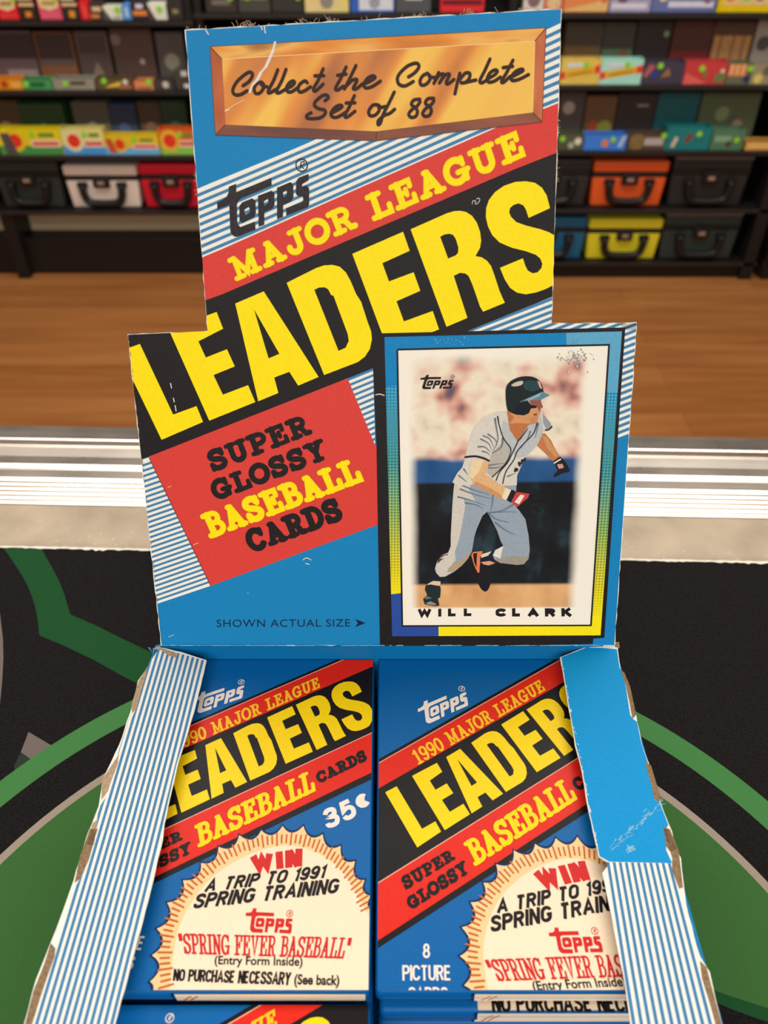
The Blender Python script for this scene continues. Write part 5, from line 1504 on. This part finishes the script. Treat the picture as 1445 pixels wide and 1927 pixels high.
# --- left, top shelf
carton(-6, 32, -8, 42, (206, 30, 36), 'red box with cream crest, first at the left end of the top shelf', z1, [(CRM, [(.05, .95), (.1, .5), (.5, .38), (.9, .5), (.95, .95)]), ((150, 120, 70), (.2, .58, .8, .78)), ((236, 60, 60), (.1, .08, .9, .3))], (.95, .9), group=gT, tray=False)
carton(34, 66, -10, 41, DK, 'dark box with cream and orange bars, left of the pink one on the top shelf', z1, [((232, 200, 150), (.1, .78, .9, .9)), ((200, 160, 110), (.06, .55, .94, .68)), ((226, 130, 40), (.35, .12, .7, .35))], group=gT, tray=False)
carton(72, 114, -8, 42, (196, 70, 92), 'pink and red box with cream crest on the top left shelf', z1, [(CRM, [(.05, .95), (.1, .52), (.5, .4), (.9, .52), (.95, .95)]), ((160, 130, 70), (.2, .6, .8, .8)), ((214, 90, 110), (.1, .08, .9, .32))], (.9, .92), group=gT, tray=False)
carton(115, 147, -10, 41, (40, 34, 34), 'dark box with cream and orange bars, right of the pink one on the top shelf', z1, [((220, 210, 190), (.1, .78, .85, .9)), ((200, 160, 110), (.06, .55, .94, .68)), ((236, 150, 40), (.4, .1, .75, .38))], group=gT, tray=False)
carton(150, 168, 2, 41, (190, 26, 34), 'narrow bright red box on the top left shelf', z1, [((236, 80, 70), (.3, .1, .7, .8))], group=gT, tray=False)
carton(169, 193, 4, 40, (52, 42, 38), 'small black box with tan print beside the narrow red box', z1, [((190, 160, 120), (.2, .5, .9, .75)), ((170, 110, 60), (.05, .1, .7, .35))], group=gT, tray=False)
carton(194, 229, 12, 40, (214, 214, 190), 'white box with slanted dark side on the top left shelf', z1, [((70, 72, 66), [(0, 0), (.0, 1), (.45, 0)]), ((130, 150, 150), (.5, .1, .95, .3))], (.8, .75), group=gT, tray=False)
carton(230, 246, 8, 38, (70, 126, 190), 'narrow blue box on the top left shelf', z1, [((170, 200, 226), (.3, .2, .7, .8))], group=gT, tray=False)
carton(247, 277, 2, 38, (40, 40, 46), 'dark box with orange lettering band on the top left shelf', z1, [((206, 120, 50), (.08, .25, .95, .5)), ((190, 180, 190), (.3, .62, .75, .85))], group=gT, tray=False)
carton(278, 313, 6, 36, (226, 224, 206), 'cream white box with slanted edge near the post on the top left shelf', z1, [((60, 54, 50), [(0, 0), (0, 1), (.4, 0)])], (.65, .65), group=gT, tray=False)
carton(315, 343, -4, 36, (44, 40, 36), 'black box at the right end of the top left shelf', z1, [((120, 110, 80), (.3, .3, .7, .5))], group=gT, tray=False)
# --- left, middle shelf
carton(-10, 42, 148, 171, (214, 130, 24), 'orange tray of packs at the left end of the middle shelf', z2, [((150, 60, 20), ('disc', .35, .5, .35)), ((240, 190, 90), (.6, .2, .95, .7))], group=gM)
carton(43, 98, 150, 172, (62, 130, 76), 'green tray of packs on the middle left shelf', z2, [((28, 84, 48), (.25, .3, .75, .75))], (.12, .55), group=gM)
carton(100, 178, 148, 171, (126, 122, 108), 'grey tray of packs on the middle left shelf', z2, [((60, 56, 50), (.42, .45, .78, .75))], (.3, .55), group=gM)
carton(182, 250, 148, 170, (84, 66, 44), 'brown tray with yellow and white blotches on the middle left shelf', z2, [((206, 176, 60), [(.2, .2), (.65, .3), (.68, .75), (.4, .5)]), ((226, 210, 190), ('disc', .8, .7, .25)), ((150, 90, 60), (.6, .1, .95, .4))], (.22, .8), group=gM)
carton(253, 288, 153, 169, (198, 122, 80), 'small orange brown tray right of the blotched tray', z2, [((120, 70, 50), (.1, .1, .9, .3))], (.8, .9), group=gM)
carton(290, 326, 150, 168, (60, 54, 50), 'dark tray with pale emblem at the right of the middle left shelf', z2, [((176, 166, 156), ('disc', .6, .5, .35))], group=gM)
carton(328, 356, 132, 167, (58, 54, 50), 'dark upright box behind the header edge on the middle left shelf', z2, [((200, 196, 190), (.6, .1, 1, .3)), ((180, 170, 160), (.5, .7, .9, .95))], group=gM, tray=False)
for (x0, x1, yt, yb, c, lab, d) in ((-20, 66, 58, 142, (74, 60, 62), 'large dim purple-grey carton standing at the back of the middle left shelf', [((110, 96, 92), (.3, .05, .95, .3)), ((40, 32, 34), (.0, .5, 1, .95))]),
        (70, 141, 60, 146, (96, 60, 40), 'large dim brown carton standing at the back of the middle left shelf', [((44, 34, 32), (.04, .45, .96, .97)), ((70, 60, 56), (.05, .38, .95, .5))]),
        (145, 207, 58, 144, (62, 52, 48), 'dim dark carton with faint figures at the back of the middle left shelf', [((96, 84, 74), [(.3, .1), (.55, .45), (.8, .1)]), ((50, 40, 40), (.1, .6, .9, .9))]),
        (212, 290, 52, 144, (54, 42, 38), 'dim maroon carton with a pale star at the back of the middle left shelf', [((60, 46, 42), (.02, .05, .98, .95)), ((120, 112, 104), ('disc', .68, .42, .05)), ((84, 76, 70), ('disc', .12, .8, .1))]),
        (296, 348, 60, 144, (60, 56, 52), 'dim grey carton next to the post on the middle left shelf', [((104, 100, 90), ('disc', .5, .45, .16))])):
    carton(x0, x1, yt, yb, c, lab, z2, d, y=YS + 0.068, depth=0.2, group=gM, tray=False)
# --- left, lower shelf
def star_box(x0, x1, yt, yb, top, base, seal, label, extra=()):
    return carton(x0, x1, yt, yb, top, label, z3, [(base, (0, 0, 1, .36)), ((244, 232, 200), (.52, .3, .97, .58)), ((226, 90, 90), (.54, .36, .95, .52)), (seal, ('disc', .28, .55, .42)), ((206, 50, 30), ('disc', .28, .55, .26)), ((90, 120, 50), (.66, .7, .9, .85))] + list(extra), (.56, .8), group=gB)
star_box(-4, 116, 243, 291, (250, 218, 20), (60, 126, 62), (214, 180, 40), 'yellow and green tray with round red seal at the left end of the lower shelf', [((70, 66, 66), [(.1, .02), (.06, .85), (.2, .85), (.28, .02)])])
star_box(117, 196, 243, 290, (232, 220, 130), (60, 130, 190), (240, 226, 170), 'pale yellow and blue tray with round red seal on the lower left shelf')
star_box(197, 299, 255, 291, (244, 206, 40), (96, 160, 206), (190, 160, 40), 'yellow and light blue tray with round red seal on the lower left shelf', [((170, 70, 40), [(.08, .1), (.02, .85), (.14, .85), (.22, .1)])])
star_box(300, 370, 243, 289, (226, 96, 34), (120, 170, 70), (240, 190, 60), 'orange and green tray with round red seal beside the display box')
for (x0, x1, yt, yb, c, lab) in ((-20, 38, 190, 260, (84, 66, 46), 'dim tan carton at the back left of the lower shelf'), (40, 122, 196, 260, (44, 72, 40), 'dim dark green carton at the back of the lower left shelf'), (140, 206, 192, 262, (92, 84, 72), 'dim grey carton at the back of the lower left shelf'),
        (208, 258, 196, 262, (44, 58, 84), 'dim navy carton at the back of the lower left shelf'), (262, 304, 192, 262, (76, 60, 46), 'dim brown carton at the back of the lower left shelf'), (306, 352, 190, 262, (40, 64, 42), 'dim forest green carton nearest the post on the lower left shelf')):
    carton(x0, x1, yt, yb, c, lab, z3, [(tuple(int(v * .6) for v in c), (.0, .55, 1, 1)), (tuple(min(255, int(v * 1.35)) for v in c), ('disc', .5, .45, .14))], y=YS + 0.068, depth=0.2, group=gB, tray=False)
# --- middle bay, seen just over the header
gC = 'product boxes on the top shelf above the header'
for (x0, x1, yt, yb, c, lab, d, s_) in ((386, 445, -25, 33, (52, 44, 40), 'black box right of the post on the top shelf above the header', [((100, 92, 84), (.2, .3, .8, .5))], (.8, .6)),
        (448, 508, -25, 33, (62, 60, 52), 'dark olive box on the top shelf above the header', [((110, 106, 90), (.1, .5, .9, .8))], (.3, .62)),
        (511, 570, -25, 32, (48, 44, 40), 'near black box on the top shelf above the header', [], (.85, .62)),
        (573, 656, -25, 31, (196, 176, 120), 'tan box with grey emblem on the top shelf above the header', [((120, 116, 104), ('disc', .5, .45, .3)), ((226, 210, 120), (.82, .05, .97, .9))], None),
        (659, 742, -25, 31, (44, 84, 160), 'blue box with silver panel on the top shelf above the header', [((190, 196, 206), (.2, .1, .97, .9)), ((130, 134, 144), ('disc', .55, .4, .25))], None),
        (745, 811, -25, 29, (70, 72, 74), 'charcoal box with white stripe on the top shelf above the header', [((226, 226, 224), (.28, .5, .75, .62))], None),
        (829, 912, -25, 23, (190, 36, 44), 'red box with dark band on the top shelf above the header', [((90, 22, 28), (.05, .3, .95, .5)), ((230, 200, 60), ('disc', .68, .75, .12))], None),
        (986, 1024, -25, 24, (196, 186, 176), 'pale box right of the slim post on the top shelf', [((110, 90, 90), ('disc', .5, .5, .3))], None),
        (1026, 1060, -25, 24, (206, 120, 90), 'salmon box beside the slim post on the top shelf', [((236, 200, 150), ('disc', .5, .4, .3))], None)):
    carton(x0, x1, yt, yb, c, lab, r1, d, s_, group=gC, tray=False)
# --- right bay
gR1, gR2, gR3 = 'product boxes on the top right shelf', 'product boxes on the middle right shelf', 'product boxes on the lower right shelf'
carton(1062, 1146, -28, 24, (236, 140, 84), 'orange box with yellow sunset print on the top right shelf', r1, [((250, 196, 120), [(0, .1), (1, .5), (1, .05), (0, .05)]), ((206, 90, 60), (.1, .6, .8, .9)), ((180, 90, 70), ('disc', .9, .5, .15))], group=gR1, tray=False)
carton(1149, 1227, -28, 24, (138, 136, 160), 'lilac grey box with pink top on the top right shelf', r1, [((206, 120, 146), (.25, .72, .65, .98)), ((90, 70, 84), ('disc', .3, .55, .22)), ((200, 196, 214), (.05, .15, .9, .35))], group=gR1, tray=False)
carton(1229, 1351, -28, 23, (86, 96, 140), 'blue grey box with pink banner on the top right shelf', r1, [((216, 120, 146), (.35, .66, .75, .98)), ((190, 190, 206), (.25, .2, .95, .42)), ((214, 186, 150), ('disc', .16, .6, .2)), ((110, 84, 110), ('disc', .85, .55, .22))], group=gR1, tray=False)
carton(1354, 1460, -28, 21, (250, 206, 10), 'bright yellow framed box on the top right shelf', r1, [((226, 190, 130), (.08, .28, .95, 1)), ((206, 90, 40), ('disc', .2, .6, .2)), ((120, 180, 60), ('disc', .48, .62, .22)), ((110, 50, 120), ('disc', .72, .62, .2))], group=gR1, tray=False)
def band_box(x0, x1, base, lab):
    return carton(x0, x1, 112, 159, base, lab, r2, [((206, 160, 40), [(0, .2), (1, .48), (1, .78), (0, .5)]), ((206, 50, 50), [(0, .2), (.12, .23), (.12, .52), (0, .5)]), ((206, 50, 50), [(.86, .44), (1, .48), (1, .8), (.86, .74)]), ((196, 206, 214), (.14, .7, .55, .86)), ((150, 110, 40), [(.2, .34), (.8, .5), (.8, .58), (.2, .42)])], (.62, .8), group=gR2, tray=True)
band_box(1055, 1129, (240, 206, 96), 'yellow tray with slanted gold and red band on the middle right shelf')
band_box(1130, 1208, (160, 216, 196), 'mint green tray with slanted gold and red band on the middle right shelf')
carton(1209, 1287, 116, 158, (58, 52, 66), 'dark purple tray with red and tan figures on the middle right shelf', r2, [((150, 80, 84), [(.02, .4), (.15, .9), (.3, .8), (.1, .3)]), ((130, 96, 60), [(.45, .3), (.6, .75), (.7, .4)]), ((44, 56, 110), ('disc', .28, .45, .2))], (.4, .82), group=gR2)
carton(1288, 1367, 116, 157, (170, 54, 54), 'red tray with pink wedge on the middle right shelf', r2, [((206, 90, 84), [(0, 0), (.05, .5), (.6, .05)]), ((90, 110, 60), (.75, .1, .98, .5)), ((236, 206, 190), ('disc', .9, .6, .1)), ((130, 90, 60), ('disc', .5, .45, .15))], (.4, .7), group=gR2)
carton(1369, 1412, 119, 156, (88, 94, 70), 'olive tray with orange striped packs on the middle right shelf', r2, [((232, 130, 70), (.02, .4, .8, .95)), ((246, 200, 150), (.1, .45, .2, .95)), ((246, 200, 150), (.35, .45, .45, .95)), ((246, 200, 150), (.6, .45, .7, .95)), ((40, 44, 84), (.75, .1, 1, .42))], (.95, .75), group=gR2)
carton(1414, 1462, 122, 156, (130, 122, 96), 'khaki tray at the right end of the middle right shelf', r2, [((190, 170, 90), ('disc', .3, .3, .25)), ((90, 84, 76), ('disc', .6, .7, .25))], group=gR2)
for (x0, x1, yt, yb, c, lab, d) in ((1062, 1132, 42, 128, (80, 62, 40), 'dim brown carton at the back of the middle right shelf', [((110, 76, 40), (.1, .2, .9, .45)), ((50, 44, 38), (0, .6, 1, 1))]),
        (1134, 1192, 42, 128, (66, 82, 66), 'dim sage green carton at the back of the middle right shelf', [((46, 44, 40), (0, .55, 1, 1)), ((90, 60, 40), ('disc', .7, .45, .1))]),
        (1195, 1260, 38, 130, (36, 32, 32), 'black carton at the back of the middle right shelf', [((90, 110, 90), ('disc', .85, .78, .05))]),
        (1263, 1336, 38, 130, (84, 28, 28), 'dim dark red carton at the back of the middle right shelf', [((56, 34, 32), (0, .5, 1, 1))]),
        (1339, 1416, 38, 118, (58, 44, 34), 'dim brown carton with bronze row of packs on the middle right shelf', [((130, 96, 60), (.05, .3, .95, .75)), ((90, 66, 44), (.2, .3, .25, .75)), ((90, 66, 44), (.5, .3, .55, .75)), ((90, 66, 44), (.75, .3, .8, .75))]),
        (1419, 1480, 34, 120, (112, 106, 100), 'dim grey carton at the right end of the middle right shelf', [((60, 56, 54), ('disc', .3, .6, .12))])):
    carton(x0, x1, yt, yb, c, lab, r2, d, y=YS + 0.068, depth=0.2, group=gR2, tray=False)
carton(1048, 1097, 252, 283, (70, 74, 54), 'mossy tray with white blotches beside the header on the lower right shelf', r3, [((206, 200, 186), ('disc', .8, .55, .22)), ((150, 150, 130), ('disc', .55, .3, .2))], (.2, .7), group=gR3)
carton(1099, 1178, 254, 282, (52, 110, 190), 'blue tray with orange dot on the lower right shelf', r3, [((190, 110, 60), ('disc', .5, .45, .25)), ((150, 170, 200), [(.8, .2), (.9, .95), (1, .95), (.9, .2)])], (.68, .7), group=gR3)
carton(1181, 1252, 252, 281, (74, 60, 50), 'brown tray with grey lettered panel on the lower right shelf', r3, [((110, 90, 54), ('disc', .25, .5, .5)), ((150, 146, 140), (.45, .3, .95, .75))], (.93, .9), group=gR3)
carton(1254, 1337, 240, 281, (24, 104, 104), 'teal tray with two small pale figures on the lower right shelf', r3, [((200, 170, 140), [(.12, .15), (.2, .6), (.27, .55), (.2, .12)]), ((110, 50, 50), [(.4, .35), (.5, .75), (.62, .7), (.5, .35)])], (.72, .72), group=gR3)
carton(1339, 1400, 244, 280, (70, 104, 78), 'muted green tray on the lower right shelf', r3, [((110, 140, 110), (.1, .4, .6, .7)), ((60, 50, 50), ('disc', .55, .3, .15))], (.78, .5), group=gR3)
carton(1404, 1462, 267, 280, (206, 150, 70), 'flat gold tray at the right end of the lower right shelf', r3, [((240, 196, 120), (.1, .3, .9, .7))], group=gR3)
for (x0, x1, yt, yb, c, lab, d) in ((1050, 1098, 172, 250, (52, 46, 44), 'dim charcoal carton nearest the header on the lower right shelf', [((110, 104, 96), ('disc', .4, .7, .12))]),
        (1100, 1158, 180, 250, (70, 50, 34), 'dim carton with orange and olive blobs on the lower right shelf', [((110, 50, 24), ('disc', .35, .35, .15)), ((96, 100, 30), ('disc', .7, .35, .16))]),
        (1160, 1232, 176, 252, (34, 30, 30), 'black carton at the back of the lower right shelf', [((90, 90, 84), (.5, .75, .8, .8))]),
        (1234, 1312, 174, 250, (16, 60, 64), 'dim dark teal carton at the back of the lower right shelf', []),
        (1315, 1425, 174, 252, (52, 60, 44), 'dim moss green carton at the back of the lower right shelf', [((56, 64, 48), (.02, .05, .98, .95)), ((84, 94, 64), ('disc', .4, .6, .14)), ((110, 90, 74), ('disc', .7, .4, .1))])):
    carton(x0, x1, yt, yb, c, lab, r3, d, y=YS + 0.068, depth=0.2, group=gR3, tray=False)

# --- hard storage cases
def storage_case(x0, x1, yt, yb, col, label, z, group, lit_top_strip=False, y=YS + 0.03):
    a, b = on_y(x0, (yt + yb) / 2, y), on_y(x1, (yt + yb) / 2, y)
    W = b.x - a.x
    Hh = on_y((x0 + x1) / 2, yt, y).z - z
    t = thing('storage_case', ((a.x + b.x) / 2, y, z + 0.001), label, 'case', group)
    col = gain(col, 1.5)
    m = mat('case_plastic_%d_%d_%d' % tuple(col), col, 0.45, 0.35, grain=0.05, gscale=300)
    trim = mat('case_black_trim', (28, 25, 25), 0.4, 0.4)
    silver = mat('case_latch_metal', (214, 204, 190), 0.3, 0.5, metal=0.8)
    D = 0.30
    MB().box((-W / 2, 0, 0), (W / 2, D, Hh * .655), m, 0.006, 3, taper=0.06).build('body', t)
    MB().box((-W / 2 - .001, -.001, Hh * .655), (W / 2 + .001, D, Hh * .755), trim, 0.002).build('seal_band', t)
    MB().box((-W / 2 - .001, -.002, Hh * .755), (W / 2 + .001, D, Hh), m, 0.007, 3).build('lid', t)
    la = MB().box((-.026, -.014, Hh * .50), (.026, -.0005, Hh * .74), trim, 0.003).build('latch', t)
    MB().box((-.011, -.0165, Hh * .58), (.011, -.0135, Hh * .66), silver, 0.001).build('latch_plate', la)
    hw = W * .27
    pts = smooth([(-hw, Hh * .56), (-hw * .97, Hh * .36), (-hw * .84, Hh * .21), (-hw * .60, Hh * .155), (0, Hh * .14), (hw * .60, Hh * .155), (hw * .84, Hh * .21), (hw * .97, Hh * .36), (hw, Hh * .56)], 4)
    hb = MB().tube([(p[0], -.016, p[1]) for p in pts], 0.0125, trim, 8)
    for s_ in (-1, 1):
        hb.box((s_ * hw - .016, -.014, Hh * .50), (s_ * hw + .016, .004, Hh * .62), trim, 0.002)
    hb.build('handle', t)
    if lit_top_strip:
        MB().box((-W / 2, -.003, Hh * 1.0), (W / 2, .006, Hh * 1.03), mat('case_lit_top', (150, 150, 150), 0.35, 0.5, metal=0.6)).build('lit_top_strip', t)  # pale strip stands in for light caught on the case top
    return t
gC1 = 'hard plastic storage cases on the low shelves'
storage_case(-4, 116, 304, 395, (40, 44, 40), 'black-green storage case at the far left under the yellow trays', z4, gC1)
storage_case(126, 262, 312, 393, (222, 202, 188), 'white storage case with black handle', z4, gC1)
storage_case(266, 381, 309, 393, (186, 20, 40), 'red storage case partly hidden by the display box', z4, gC1)
storage_case(968, 1108, 300, 389, (40, 38, 38), 'black storage case just right of the header, left of the orange case', r4, gC1)
storage_case(1113, 1252, 304, 388, (240, 96, 40), 'orange storage case with black handle', r4, gC1)
storage_case(1261, 1406, 299, 389, (36, 34, 34), 'black storage case with painted lit top strip above the dark green case', r4, gC1, True)
storage_case(962, 1100, 410, 497, (26, 84, 116), 'blue storage case left of the yellow case', r5, gC1)
storage_case(1104, 1240, 413, 496, (232, 216, 44), 'yellow storage case with black handle', r5, gC1)
storage_case(1244, 1386, 405, 494, (40, 50, 46), 'dark green storage case with painted lit top strip at the bottom right', r5, gC1, True)
